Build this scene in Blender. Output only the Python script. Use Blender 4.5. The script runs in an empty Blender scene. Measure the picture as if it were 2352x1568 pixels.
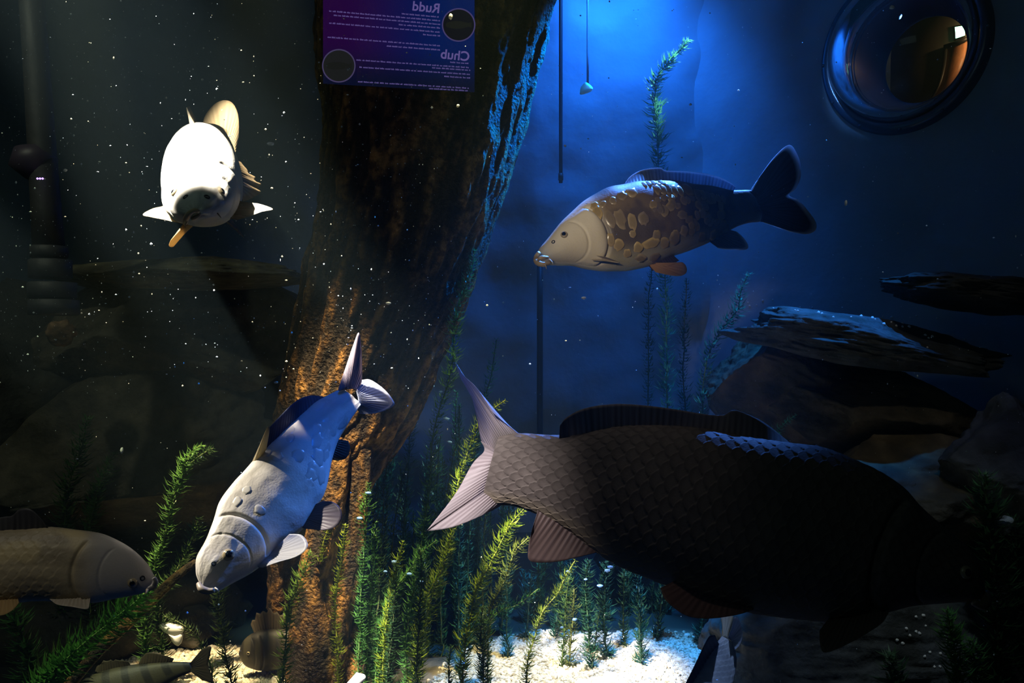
import bpy, math, random
import numpy as np
from mathutils import Vector, Matrix

random.seed(7)
RNG = np.random.default_rng(7)
SC = bpy.context.scene
COL = SC.collection
F = 2037.0            # focal length in pixels of the 2352 x 1568 frame
CAMZ = 1.15

def at(u, v, Y):
    """point of the tank at distance Y that the photograph shows at pixel u, v"""
    return np.array([(u - 1176.0) / F * Y, Y, CAMZ - (v - 784.0) / F * Y])

# ------------------------------------------------------------------ camera, world, lights, exposure
cam_d = bpy.data.cameras.new('camera'); cam = bpy.data.objects.new('camera', cam_d); COL.objects.link(cam)
cam.location = (0, 0, CAMZ); cam.rotation_euler = (math.radians(90), 0, 0)
cam_d.sensor_width = 36; cam_d.lens = F / 2352 * 36; cam_d.clip_start = 0.02; cam_d.clip_end = 60
SC.camera = cam
SC.view_settings.view_transform = 'Standard'; SC.view_settings.look = 'None'
SC.view_settings.exposure = 0.0; SC.view_settings.gamma = 1.0
SC.view_settings.use_curve_mapping = False
SC.cycles.use_denoising = True
SC.cycles.max_bounces = 8; SC.cycles.diffuse_bounces = 2; SC.cycles.glossy_bounces = 4
SC.cycles.transparent_max_bounces = 12; SC.cycles.volume_bounces = 0
SC.cycles.sample_clamp_indirect = 3.0

W = bpy.data.worlds.new('world'); SC.world = W; W.use_nodes = True
W.node_tree.nodes['Background'].inputs[0].default_value = (0.02, 0.05, 0.08, 1)
W.node_tree.nodes['Background'].inputs[1].default_value = 0.035

def spot(name, loc, target, power, color, deg, blend=0.5, radius=0.03):
    d = bpy.data.lights.new(name, 'SPOT'); o = bpy.data.objects.new(name, d); COL.objects.link(o)
    d.energy = power; d.color = color; d.spot_size = math.radians(deg); d.spot_blend = blend; d.shadow_soft_size = radius
    o.location = loc
    o.rotation_euler = (Vector(target) - Vector(loc)).to_track_quat('-Z', 'Y').to_euler()
    return o
def area(name, loc, target, power, color, sx, sy):
    d = bpy.data.lights.new(name, 'AREA'); o = bpy.data.objects.new(name, d); COL.objects.link(o)
    d.energy = power; d.color = color; d.shape = 'RECTANGLE'; d.size = sx; d.size_y = sy
    o.location = loc
    o.rotation_euler = (Vector(target) - Vector(loc)).to_track_quat('-Z', 'Y').to_euler()
    return o

BLUE = (0.0, 0.15, 1.0); WARM = (1.0, 0.78, 0.42); WHITE = (1.0, 0.95, 0.86)
# white lamp over the left of the tank: the carp that faces us swims right under it
spot('lamp_white_left', (-1.15, 0.75, 2.75), at(442, 388, 1.72), 2300, WHITE, 16.5, 0.4)
# white lamp that catches the head of the diving carp
spot('lamp_white_head', (-1.72, 1.78, 2.05), at(515, 1185, 1.54), 420, (1, .93, .80), 11, 0.5, 0.02)
spot('lamp_white_tail', (-0.9, 0.4, 2.3), at(848, 838, 1.83), 120, (1, .90, .88), 3.8, 0.8, 0.02)  # added narrow spot that whitens the diving carp's tail
# blue lamp over the diving carp's tail
spot('lamp_blue_middle', (0.15, 0.7, 2.9), at(775, 965, 1.78), 85, (0.0, 0.12, 1.0), 8.5, 0.9)
# warm lamps over the roots and weeds
spot('lamp_warm_roots', (-0.70, 1.9, 3.2), at(765, 1430, 2.92), 1300, WARM, 14, 0.8)
spot('lamp_warm_weeds', (0.0, 2.0, 3.2), at(1105, 1330, 2.75), 560, (1, .88, .42), 20, 0.8)
spot('lamp_warm_gravel_left', (-1.2, 2.0, 3.2), at(450, 1560, 3.05), 1500, WARM, 9, 0.5)
# gravel pool
spot('lamp_gravel_blue', (0.55, 2.9, 3.3), at(1330, 1525, 3.2), 620, (0.06, 0.36, 1.0), 22, 0.35)
spot('lamp_gravel_white', (0.2, 2.6, 3.3), at(1360, 1575, 3.05), 330, WARM, 14, 0.4)
# blue glow on the far wall
spot('lamp_blue_wall', (0.55, 4.45, 3.3), (0.55, 4.95, 2.5), 90, (0.015, 0.20, 1.0), 112, 1.0, 0.1)
spot('lamp_blue_wall_wide', (0.5, 3.2, 3.7), (0.5, 4.9, 2.85), 36, (0.0, 0.11, 1.0), 44, 1.0, 0.1)
spot('lamp_turquoise_weed', (1.25, 3.7, 3.3), at(1532, 150, 3.65), 330, (0.45, 0.95, 1.0), 10, 0.6, 0.02)  # added narrow spot that brightens the tall weed's top
# blue rim light on the mirror carp, trunk edge, bubble window and ledge
spot('lamp_blue_rim', (0.8, 2.75, 2.8), at(1500, 440, 1.95), 1250, (0.06, 0.24, 1.0), 26, 0.8, 0.03)
spot('lamp_blue_trunk', (1.0, 3.6, 2.9), at(1190, 250, 3.1), 800, (0.0, 0.22, 1.0), 26, 0.8, 0.03)
spot('lamp_blue_window', (1.0, 3.3, 3.15), at(1965, 20, 3.95), 620, (0.12, 0.38, 1.0), 15, 0.9, 0.12)
spot('lamp_blue_ledge', (1.3, 3.0, 3.2), at(1820, 740, 3.4), 420, (0.02, 0.27, 1.0), 32, 0.9, 0.03)
spot('lamp_blue_edge_rock', (1.6, 2.2, 2.8), at(2320, 1040, 2.9), 9, (0.02, 0.2, 1.0), 18, 0.9, 0.03)
# unseen fill spots added so rocks, weeds and the bottom fish show
spot('lamp_dim_left', (-2.0, 1.6, 3.2), at(330, 780, 3.4), 30, (.9, 1, .72), 50, 1.0, 0.05)
spot('lamp_left_weeds', (-1.5, 1.2, 3.0), at(230, 1430, 2.4), 200, (.9, 1, .6), 19, 1.0, 0.05)
spot('lamp_dim_right', (1.4, 1.5, 3.2), at(1950, 950, 3.2), 15, (1, .92, .75), 40, 1.0, 0.05)
spot('lamp_bottom_fish', (0.6, 1.9, 3.0), at(1650, 1510, 2.3), 130, (.35, .55, 1), 7, 0.8, 0.03)
spot('lamp_dim_lower_right', (1.0, 1.9, 3.1), at(2130, 1450, 2.7), 45, (.7, .9, 1), 22, 1.0, 0.05)
# unseen fill added for single fish, mostly from the viewer's side
spot('lamp_viewer_mirror_carp', (-0.55, -0.1, 1.6), at(1390, 530, 1.9), 95, (1, .86, .62), 9.5, 1.0, 0.05)
spot('lamp_viewer_tail', (-0.80, 0.25, 2.25), at(1035, 1065, 1.28), 360, (1, .93, .93), 10, 1.0, 0.05)
spot('lamp_above_dark_carp', (0.0, 0.75, 3.1), at(1330, 960, 1.27), 16, (1, .9, .8), 14, 1.0, 0.05)
spot('lamp_viewer_left_carp', (-1.4, 0.35, 2.5), at(110, 1270, 1.5), 24, (1, .92, .78), 13.5, 0.9, 0.05)
area('lamp_hall_glow', (-1.4, -0.5, 2.8), (-1.0, 3.2, 1.4), 1.6, (0.65, 1.0, 0.9), 2.0, 0.8)  # weak general fill, added to light the specks and rocks

# ------------------------------------------------------------------ numeric helpers
def _hash(ix, iy, iz, seed):
    n = (ix * 374761393 + iy * 668265263 + iz * 2147483647 + seed * 1274126177) & 0xffffffff
    n = ((n ^ (n >> 13)) * 1274126177) & 0xffffffff
    n = (n ^ (n >> 16)) & 0xffffffff
    return n.astype(np.float64) / 4294967295.0
def vnoise(P, seed=0):
    P = np.asarray(P, dtype=np.float64); I = np.floor(P).astype(np.int64); f = P - I; f = f * f * (3 - 2 * f)
    ix, iy, iz = I[..., 0], I[..., 1], I[..., 2]; r = 0
    for dx in (0, 1):
        wx = f[..., 0] if dx else 1 - f[..., 0]
        for dy in (0, 1):
            wy = f[..., 1] if dy else 1 - f[..., 1]
            for dz in (0, 1):
                wz = f[..., 2] if dz else 1 - f[..., 2]
                r = r + wx * wy * wz * _hash(ix + dx, iy + dy, iz + dz, seed)
    return r * 2 - 1
def fbm(P, seed=0, octs=4, gain=0.5):
    P = np.asarray(P, dtype=np.float64); r = 0; a = 1; s = 0
    for k in range(octs):
        r = r + a * vnoise(P * (2 ** k) + 17.3 * k, seed + k); s += a; a *= gain
    return r / s
def smooth1(a, n):
    a = np.array(a, dtype=float)
    for _ in range(n):
        b = a.copy(); b[1:-1] = (a[:-2] + 2 * a[1:-1] + a[2:]) / 4; a = b
    return a
def resample(pts, n, smooth=True):
    """n points evenly along a polyline, rounded with Catmull-Rom"""
    P = np.array(pts, dtype=float)
    if smooth and len(P) > 2:
        Q = np.vstack([2 * P[0] - P[1], P, 2 * P[-1] - P[-2]]); out = []
        for i in range(1, len(Q) - 2):
            t = np.linspace(0, 1, 12, endpoint=False)[:, None]
            p0, p1, p2, p3 = Q[i - 1], Q[i], Q[i + 1], Q[i + 2]
            out.append(0.5 * (2 * p1 + (p2 - p0) * t + (2 * p0 - 5 * p1 + 4 * p2 - p3) * t ** 2 + (3 * p1 - p0 - 3 * p2 + p3) * t ** 3))
        P = np.vstack(out + [P[-1:]])
    d = np.r_[0, np.cumsum(np.linalg.norm(np.diff(P, axis=0), axis=1))]
    s = np.linspace(0, d[-1], n)
    return np.stack([np.interp(s, d, P[:, k]) for k in range(P.shape[1])], 1)
def unit(v):
    v = np.asarray(v, dtype=float); return v / (np.linalg.norm(v, axis=-1, keepdims=True) + 1e-12)
def lerp(a, b, t): return np.asarray(a) * (1 - t) + np.asarray(b) * t
def sstep(a, b, x):
    t = np.clip((x - a) / (b - a), 0, 1); return t * t * (3 - 2 * t)

# ------------------------------------------------------------------ object helpers
def mesh_data(name, V, Fc, colors=None, smooth=True):
    me = bpy.data.meshes.new(name)
    V = np.asarray(V, dtype=np.float32)
    if isinstance(Fc, np.ndarray):
        k = Fc.shape[1]; nf = len(Fc)
        me.vertices.add(len(V)); me.vertices.foreach_set('co', V.ravel())
        me.loops.add(nf * k); me.loops.foreach_set('vertex_index', Fc.astype(np.int32).ravel())
        me.polygons.add(nf); me.polygons.foreach_set('loop_start', np.arange(0, nf * k, k, dtype=np.int32))
        me.polygons.foreach_set('loop_total', np.full(nf, k, dtype=np.int32))
        me.update(calc_edges=True); me.validate()
    else:
        me.from_pydata([tuple(map(float, v)) for v in V], [], [tuple(int(i) for i in f) for f in Fc]); me.update()
    if colors is not None:
        at_ = me.color_attributes.new('tint', 'FLOAT_COLOR', 'POINT')
        c = np.ones((len(V), 4), dtype=np.float32); c[:, :3] = np.clip(colors, 0, 1)
        at_.data.foreach_set('color', c.ravel())
    me.polygons.foreach_set('use_smooth', np.full(len(me.polygons), smooth))
    return me
def put(name, me, mat=None, parent=None, loc=None):
    o = bpy.data.objects.new(name, me); COL.objects.link(o)
    if mat is not None and not me.materials: me.materials.append(mat)
    if parent is not None: o.parent = parent
    if loc is not None: o.location = loc
    return o
def obj(name, V, Fc, mat, parent=None, colors=None, smooth=True, origin=None):
    V = np.asarray(V, dtype=float)
    if origin is not None: V = V - np.asarray(origin)
    o = put(name, mesh_data(name, V, Fc, colors, smooth), mat, parent)
    if origin is not None and parent is None: o.location = tuple(origin)
    return o
def tag(o, label=None, cat=None, group=None, kind=None):
    if label: o['label'] = label
    if cat: o['category'] = cat
    if group: o['group'] = group
    if kind: o['kind'] = kind
    return o
def thing(name, loc, label, cat, group=None):
    o = bpy.data.objects.new(name, None); COL.objects.link(o); o.location = tuple(loc); o.empty_display_size = 0.05
    return tag(o, label, cat, group)
def grid_faces(n, m, wrap=False):
    i = np.arange(n - 1)[:, None]; mm = m if wrap else m - 1; j = np.arange(mm)[None, :]; j2 = (j + 1) % m
    return np.stack([i * m + j, i * m + j2, (i + 1) * m + j2, (i + 1) * m + j], -1).reshape(-1, 4)
def tube(path, radii, k=8):
    """closed tapering tube -> V, F (triangles)"""
    P = np.asarray(path, float); n = len(P); R = np.broadcast_to(np.asarray(radii, float), (n,))
    T = unit(np.gradient(P, axis=0)); ref = np.array([0.13, 1.0, 0.07]) if abs(T[0][1]) < 0.8 else np.array([1.0, 0.1, 0.05])
    A = unit(np.cross(T, ref)); B = np.cross(T, A); a = np.linspace(0, 2 * math.pi, k, endpoint=False)
    V = P[:, None] + R[:, None, None] * (A[:, None] * np.cos(a)[None, :, None] + B[:, None] * np.sin(a)[None, :, None])
    q = grid_faces(n, k, True); Fc = np.vstack([q[:, [0, 1, 2]], q[:, [0, 2, 3]]])
    V = np.vstack([V.reshape(-1, 3), P[:1], P[-1:]]); c0, c1 = n * k, n * k + 1
    j = np.arange(k); j2 = (j + 1) % k
    Fc = np.vstack([Fc, np.stack([np.full(k, c0), j2, j], 1), np.stack([np.full(k, c1), (n - 1) * k + j, (n - 1) * k + j2], 1)])
    return V, Fc
def join(parts):
    Vs, Fs, k = [], [], 0
    for V, Fc in parts: Vs.append(V); Fs.append(np.asarray(Fc) + k); k += len(V)
    return np.vstack(Vs), np.vstack(Fs)
def ico(sub):
    import bmesh
    bm = bmesh.new(); bmesh.ops.create_icosphere(bm, subdivisions=sub, radius=1.0)
    V = np.array([v.co[:] for v in bm.verts]); Fc = np.array([[v.index for v in f.verts] for f in bm.faces]); bm.free()
    return V, Fc
ICO = {k: ico(k) for k in (1, 2, 3, 4, 5, 6)}
def box(cx, cy, cz, sx, sy, sz):
    V = np.array([[x, y, z] for x in (-.5, .5) for y in (-.5, .5) for z in (-.5, .5)]) * [sx, sy, sz] + [cx, cy, cz]
    Q = np.array([[0, 1, 3, 2], [4, 6, 7, 5], [0, 4, 5, 1], [2, 3, 7, 6], [0, 2, 6, 4], [1, 5, 7, 3]])
    return V, np.vstack([Q[:, [0, 1, 2]], Q[:, [0, 2, 3]]])

# ------------------------------------------------------------------ materials
def mat(name, color=(.5, .5, .5), rough=0.5, tint=False, bump=None, transl=0.0, spec=0.5, emit=None, estr=1.0, alpha=None, colornoise=None, coat=0.0):
    m = bpy.data.materials.new(name); m.use_nodes = True; nt = m.node_tree; N = nt.nodes; L = nt.links
    b = N['Principled BSDF']; out = N['Material Output']
    b.inputs['Base Color'].default_value = (*color, 1); b.inputs['Roughness'].default_value = rough
    b.inputs['Specular IOR Level'].default_value = spec; b.inputs['Coat Weight'].default_value = coat
    csock = None
    if tint:
        a = N.new('ShaderNodeAttribute'); a.attribute_name = 'tint'; csock = a.outputs['Color']
    if colornoise:
        sc, c2 = colornoise
        tc = N.new('ShaderNodeTexCoord'); no = N.new('ShaderNodeTexNoise'); no.inputs['Scale'].default_value = sc; no.inputs['Detail'].default_value = 6
        L.new(tc.outputs['Object'], no.inputs['Vector'])
        rp = N.new('ShaderNodeValToRGB'); rp.color_ramp.elements[0].position = .4; rp.color_ramp.elements[1].position = .62
        rp.color_ramp.elements[0].color = (*color, 1); rp.color_ramp.elements[1].color = (*c2, 1); L.new(no.outputs['Fac'], rp.inputs['Fac'])
        if csock is not None:
            mx = N.new('ShaderNodeMix'); mx.data_type = 'RGBA'; mx.blend_type = 'MULTIPLY'; mx.inputs[0].default_value = 1
            L.new(csock, mx.inputs[6]); L.new(rp.outputs['Color'], mx.inputs[7]); csock = mx.outputs[2]
        else: csock = rp.outputs['Color']
    if csock is not None: L.new(csock, b.inputs['Base Color'])
    if bump:
        for (sc, st, dist) in [bump]:
            tc = N.new('ShaderNodeTexCoord'); no = N.new('ShaderNodeTexNoise'); no.inputs['Scale'].default_value = sc; no.inputs['Detail'].default_value = 5
            L.new(tc.outputs['Object'], no.inputs['Vector'])
            bp = N.new('ShaderNodeBump'); bp.inputs['Strength'].default_value = st; bp.inputs['Distance'].default_value = dist
            L.new(no.outputs['Fac'], bp.inputs['Height']); L.new(bp.outputs['Normal'], b.inputs['Normal'])
    if emit is not None:
        b.inputs['Emission Color'].default_value = (*emit, 1); b.inputs['Emission Strength'].default_value = estr
    last = b.outputs[0]
    if transl > 0:
        t = N.new('ShaderNodeBsdfTranslucent'); mx = N.new('ShaderNodeMixShader'); mx.inputs[0].default_value = transl
        if csock is not None: L.new(csock, t.inputs['Color'])
        else: t.inputs['Color'].default_value = (*color, 1)
        L.new(last, mx.inputs[1]); L.new(t.outputs[0], mx.inputs[2]); last = mx.outputs[0]
    if alpha is not None:
        t = N.new('ShaderNodeBsdfTransparent'); mx = N.new('ShaderNodeMixShader'); mx.inputs[0].default_value = alpha
        L.new(t.outputs[0], mx.inputs[1]); L.new(last, mx.inputs[2]); last = mx.outputs[0]
    if last != b.outputs[0]: L.new(last, out.inputs['Surface'])
    return m
SKIN = mat('carp_skin', rough=0.52, tint=True, bump=(260, .25, .002), spec=.5)
SKIN_DARK = mat('dark_carp_skin', rough=0.68, tint=True, bump=(300, .2, .002), spec=.15)
SCALE_M = mat('carp_scale', rough=0.3, tint=True, bump=(200, .2, .001), spec=.6)
FIN = mat('fin_membrane', rough=0.45, tint=True, transl=.45, spec=.3)
FIN_DARK = mat('dark_fin_membrane', rough=0.5, tint=True, transl=.25, spec=.2)
EYE_W = mat('eye_ring', color=(.30, .24, .14), rough=.15, spec=.8)
PUPIL = mat('pupil', color=(.004, .005, .008), rough=.06, spec=.9)
LIP = mat('lip', color=(.62, .45, .25), rough=.4, bump=(200, .3, .002))
BARK = mat('bark', color=(1, 1, 1), tint=True, rough=.7, bump=(90, 1.0, .02), colornoise=(38, (.22, .18, .14)))
ROCK = mat('rock', color=(1, 1, 1), tint=True, rough=.8, bump=(28, .7, .02), colornoise=(12, (.45, .45, .4)))
LEAF = mat('weed_leaf', tint=True, rough=.4, transl=.35, spec=.4)
STEM = mat('weed_stem', tint=True, rough=.5)
GRAVEL = mat('gravel', tint=True, rough=.6)
WALL = mat('painted_wall', color=(.34, .42, .5), rough=.85, bump=(14, .25, .02), colornoise=(5, (.30, .38, .46)), spec=.1)
DARKWALL = mat('dark_wall', color=(.05, .06, .08), rough=.8, bump=(9, .5, .03), spec=.2)
WHITE_M = mat('white_morsel', color=(.9, .9, .88), rough=.5, transl=.2)
SPECK = mat('suspended_speck', color=(.9, .95, 1), rough=.5, transl=.3)

# ------------------------------------------------------------------ the setting
def wall_grid(P0, P1, z0, z1, n, m, amp, seed, nrm):
    s = np.linspace(0, 1, n)[:, None]; t = np.linspace(0, 1, m)[None, :]
    P0 = np.array(P0); P1 = np.array(P1)
    X = P0[0] + (P1[0] - P0[0]) * s + 0 * t; Y = P0[1] + (P1[1] - P0[1]) * s + 0 * t; Z = z0 + (z1 - z0) * t + 0 * s
    P = np.stack([X, Y, Z], -1); d = fbm(P * 1.6, seed, 5) * amp
    P = P + d[..., None] * np.array(nrm)
    return P.reshape(-1, 3), grid_faces(n, m)
V, Fc = wall_grid((-4.2, 4.9), (2.0, 4.9), -.1, 3.6, 160, 100, .10, 3, (0, -1, 0))
tag(obj('wall_back', V, Fc, WALL), 'far tank wall washed in deep blue light', kind='structure')
V, Fc = wall_grid((-3.6, -0.5), (-3.6, 5.2), -.1, 3.6, 60, 50, .08, 5, (1, 0, 0))
tag(obj('wall_left', V, Fc, DARKWALL), 'dark left tank wall', kind='structure')

# gravel floor with mounds
def floor_h(x, y):
    P = np.stack([x, y, 0 * x], -1)
    h = .035 * fbm(P * 2.2, 11, 3) + .05 * np.exp(-((x - .62) ** 2 / .12 + (y - 3.75) ** 2 / .12))
    h += .10 * sstep(3.7, 4.8, y)
    return h
nx, ny = 260, 200
gx, gy = np.meshgrid(np.linspace(-3.8, 4.2, nx), np.linspace(-.4, 5.1, ny), indexing='ij')
gz = floor_h(gx, gy); Vf = np.stack([gx, gy, gz], -1).reshape(-1, 3)
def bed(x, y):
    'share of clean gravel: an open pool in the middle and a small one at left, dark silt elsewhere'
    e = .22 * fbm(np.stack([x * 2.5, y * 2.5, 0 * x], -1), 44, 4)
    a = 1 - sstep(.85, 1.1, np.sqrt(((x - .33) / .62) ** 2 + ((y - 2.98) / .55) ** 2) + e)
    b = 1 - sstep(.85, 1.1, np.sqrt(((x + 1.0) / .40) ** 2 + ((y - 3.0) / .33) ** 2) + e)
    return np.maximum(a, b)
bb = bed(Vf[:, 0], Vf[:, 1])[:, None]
cf = lerp((.03, .032, .025), lerp((.62, .58, .46), (.40, .36, .26), (.5 + .5 * vnoise(Vf * 40, 2))[:, None]), bb)  # floor colour darkened outside the pools, painting in where lamplight ends
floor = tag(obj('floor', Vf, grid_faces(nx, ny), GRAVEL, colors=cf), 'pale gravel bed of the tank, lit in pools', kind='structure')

def grains(n, xr, yr, smin, smax, seed):
    r = np.random.default_rng(seed); V0, F0 = ICO[1]
    x = r.uniform(*xr, n * 3); y = r.uniform(*yr, n * 3); keep = np.nonzero(bed(x, y) > r.uniform(.15, 1, n * 3))[0][:n]
    n = len(keep); x, y = x[keep], y[keep]; s = r.uniform(smin, smax, n)
    z = floor_h(x, y) + s * .35
    V = V0[None] * (s[:, None, None] * r.uniform(.6, 1.2, (n, 1, 3))) * r.uniform(.85, 1.15, (n, len(V0), 1))
    V = V + np.stack([x, y, z], -1)[:, None]
    Fc = (F0[None] + np.arange(n)[:, None, None] * len(V0)).reshape(-1, 3)
    c = lerp((.74, .70, .58), (.42, .36, .24), r.uniform(0, 1, (n, 1)) ** 1.6)
    return V.reshape(-1, 3), Fc, np.repeat(c, len(V0), 0)
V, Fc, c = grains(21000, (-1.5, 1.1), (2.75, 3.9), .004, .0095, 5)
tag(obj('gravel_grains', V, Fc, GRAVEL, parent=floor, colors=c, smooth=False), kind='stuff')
peb = []
for k in range(5):
    V0, F0 = ICO[2]; r = np.random.default_rng(60 + k)
    V1 = V0 * r.uniform(.7, 1.1, 3) * (1 + .16 * vnoise(V0 * 1.7, k))[:, None]
    c = np.tile(lerp((.8, .77, .68), (.5, .44, .32), k / 4), (len(V1), 1))
    me = mesh_data('pebble', V1, F0, c); me.materials.append(GRAVEL); peb.append(me)
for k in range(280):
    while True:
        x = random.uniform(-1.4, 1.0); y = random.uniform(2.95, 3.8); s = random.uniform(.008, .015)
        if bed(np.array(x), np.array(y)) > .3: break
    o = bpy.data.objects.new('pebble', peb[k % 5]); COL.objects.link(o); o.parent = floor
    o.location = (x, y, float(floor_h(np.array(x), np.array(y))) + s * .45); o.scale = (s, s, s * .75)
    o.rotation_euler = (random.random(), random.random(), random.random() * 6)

# angled right wall with the round opening of the bubble window
DC = np.array([1.80, 4.08, 0.0]); DC[2] = at(2075, 112, 4.08)[2]
WN = unit(np.array([-1.2, -1.1, 0.0])); WT = unit(np.array([1.1, -1.2, 0.0])); WZ = np.array([0, 0, 1.0]); DR = 0.345
na, nr = 96, 24
ang = np.linspace(0, 2 * math.pi, na, endpoint=False)
ca, sa = np.cos(ang), np.sin(ang)
ex = np.where(ca > 0, 1.9, 1.35) / np.maximum(np.abs(ca), 1e-6); ez = np.where(sa > 0, 1.05, DC[2] + .1) / np.maximum(np.abs(sa), 1e-6)
Ro = np.minimum(ex, ez); s = np.linspace(0, 1, nr)[:, None] ** 1.3
R = DR + (Ro[None] - DR) * s
P = DC + (R * ca)[..., None] * WT + (R * sa)[..., None] * WZ
P = P + (fbm(P * 2.0, 9, 4) * .05 * sstep(0.02, .2, s * 1.0) - .0)[..., None] * WN
tag(obj('wall_right', P.reshape(-1, 3), grid_faces(nr, na, True), WALL), 'dark angled tank wall around the round bubble window', kind='structure')

# ------------------------------------------------------------------ bubble window
def revolve(prof, k=96):
    """prof: (radius, height along the window's axis)"""
    pr = np.array(prof); a = np.linspace(0, 2 * math.pi, k, endpoint=False)
    V = DC + pr[:, None, 0:1] * (np.cos(a)[None, :, None] * WT + np.sin(a)[None, :, None] * WZ) + pr[:, None, 1:2] * WN
    return V.reshape(-1, 3), grid_faces(len(pr), k, True)
bw = thing('bubble_window', DC, 'round clear domed window in the dark wall at upper right', 'window')
def glass_mat():
    m = bpy.data.materials.new('dome_acrylic'); m.use_nodes = True; N = m.node_tree.nodes; L = m.node_tree.links
    for n in list(N): N.remove(n)
    o = N.new('ShaderNodeOutputMaterial'); g = N.new('ShaderNodeBsdfGlass'); g.inputs['IOR'].default_value = 0.79; g.inputs['Roughness'].default_value = 0.015
    g.inputs['Color'].default_value = (.97, .98, 1, 1)
    L.new(g.outputs[0], o.inputs['Surface']); return m
th = np.linspace(0, math.pi / 2 - .001, 40)
V, Fc = revolve([(DR * .97 * math.cos(t), .02 + .25 * math.sin(t)) for t in th])
obj('dome', V, Fc, glass_mat(), bw, origin=DC)
V, Fc = revolve([(DR * .96, .0), (DR * 1.0, .035), (DR * 1.05, .042), (DR * 1.12, .03), (DR * 1.14, 0), (DR * 1.14, -.02)])
RIM = mat('window_rim', color=(.05, .08, .14), rough=.25, spec=.8)
obj('rim', V, Fc, RIM, bw, origin=DC)
V, Fc = revolve([(DR * .97, .03), (DR * .97, -.35), (DR * .93, -.36)])
obj('collar', V, Fc, RIM, bw, origin=DC)
for k in range(12):
    a = k * math.pi / 6
    c = DC + DR * 1.09 * (math.cos(a) * WT + math.sin(a) * WZ) + .036 * WN
    V0, F0 = ICO[2]; obj('bolt', V0 * [.008, .008, .008] + c, F0, RIM, bw, origin=DC)

# the visitors' room that shows through the bubble window
def rp(a, z, d):  # along wall, height over window centre, depth behind the wall
    return DC + a * WT + z * WZ - d * WN
def rbox(a, z, d, sa_, sz_, sd_):
    V = np.array([rp(a + i * sa_ / 2, z + j * sz_ / 2, d + k * sd_ / 2) for i in (-1, 1) for j in (-1, 1) for k in (-1, 1)])
    Q = np.array([[0, 1, 3, 2], [4, 6, 7, 5], [0, 4, 5, 1], [2, 3, 7, 6], [0, 2, 6, 4], [1, 5, 7, 3]])
    return V, np.vstack([Q[:, [0, 1, 2]], Q[:, [0, 2, 3]]])
RW = mat('room_wall', color=(.10, .09, .065), rough=.8)
V, Fc = rbox(-0.6, .6, 3.3, 7.0, 4.2, .1); tag(obj('wall_room_back', V, Fc, RW), kind='structure')
V, Fc = rbox(-0.6, -1.0, 1.9, 7.0, .08, 2.9); tag(obj('floor_room', V, Fc, RW), kind='structure')
DOORW = mat('door_wood', color=(.45, .2, .09), rough=.45, colornoise=(6, (.36, .15, .06)))
DA = -0.1
dr = tag(obj('door_1', *rbox(DA, -.15, 3.2, .95, 2.1, .06), DOORW), 'brown room door glimpsed through the bubble window', kind='structure')
FRM = mat('door_frame', color=(.02, .015, .01), rough=.5)
obj('door_frame', *join([rbox(DA - .53, -.12, 3.17, .1, 2.2, .1), rbox(DA + .53, -.12, 3.17, .1, 2.2, .1), rbox(DA, .95, 3.17, 1.16, .1, .1)]), FRM, dr)
es = thing('exit_sign', rp(DA, 1.2, 3.15), 'glowing green exit sign above the brown door seen through the bubble window', 'sign')
obj('housing', *rbox(DA, 1.2, 3.2, .5, .30, .06), FRM, es, origin=rp(DA, 1.2, 3.15))
obj('lit_panel', *rbox(DA, 1.2, 3.15, .46, .26, .02), mat('exit_glow', color=(.1, .6, .3), emit=(.35, 1, .55), estr=7), es, origin=rp(DA, 1.2, 3.15))
LAMP = mat('lamp_glow', color=(1, .8, .3), emit=(1, .72, .25), estr=22)
for (a, z, nm) in ((DA + .8, 1.1, 'right of the exit sign'), (DA + 1.5, 1.15, 'at the far right of the room')):
    w = thing('wall_lamp', rp(a, z, 3.2), 'small warm lamp %s, seen through the bubble window' % nm, 'lamp')
    V0, F0 = ICO[3]; obj('bulb', V0 * .07 + rp(a, z, 3.1), F0, LAMP, w, origin=rp(a, z, 3.2))
    obj('bracket', *rbox(a, z + .02, 3.2, .05, .12, .1), FRM, w, origin=rp(a, z, 3.2))
    pl = bpy.data.lights.new('wall_lamp_light', 'POINT'); pl.energy = 30; pl.color = (1, .65, .3); pl.shadow_soft_size = .06
    po = bpy.data.objects.new('wall_lamp_light', pl); COL.objects.link(po); po.location = rp(a - .1, z - .05, 2.75)

# ------------------------------------------------------------------ rocks
def rock(label, c, r, seed, col1, col2, sub=5, amp=.28, ledge=0.0, group=None, name='boulder', rot=0.0):
    V0, F0 = ICO[sub]; R = np.random.default_rng(seed)
    V = V0.copy()
    for _ in range(11):                       # split-off facets
        n = unit(R.normal(size=3) * [1, 1, .8]); h = R.uniform(.62, .9)
        d = V @ n; V = V - np.maximum(d - h, 0)[:, None] * n
    V = V * (1 + amp * fbm(V0 * 1.5, seed, 5)[:, None])
    V = V + V0 * (.05 * np.abs(fbm(V0 * [2.2, 2.2, 9], seed + 4, 3)))[:, None] * -1
    ca_, sa_ = math.cos(rot), math.sin(rot)
    V = V * np.array(r); V = np.stack([V[:, 0] * ca_ - V[:, 2] * sa_, V[:, 1], V[:, 0] * sa_ + V[:, 2] * ca_], 1)
    m = (.5 + .5 * fbm(V * 6 + seed, seed + 9, 4))[:, None]
    cc = lerp(col1, col2, sstep(.35, .7, m))
    o = obj(name, V, F0, ROCK, colors=cc); o.location = tuple(c)
    return tag(o, label, 'rock', group)
OL1, OL2 = (.10, .085, .055), (.045, .04, .025)
DK1, DK2 = (.045, .05, .05), (.02, .022, .02)
rock('broad dark olive rock block with diagonal cracks in the left middle', at(420, 800, 3.75), (.62, .45, .36), 21, OL1, OL2, 6, .12)
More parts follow.
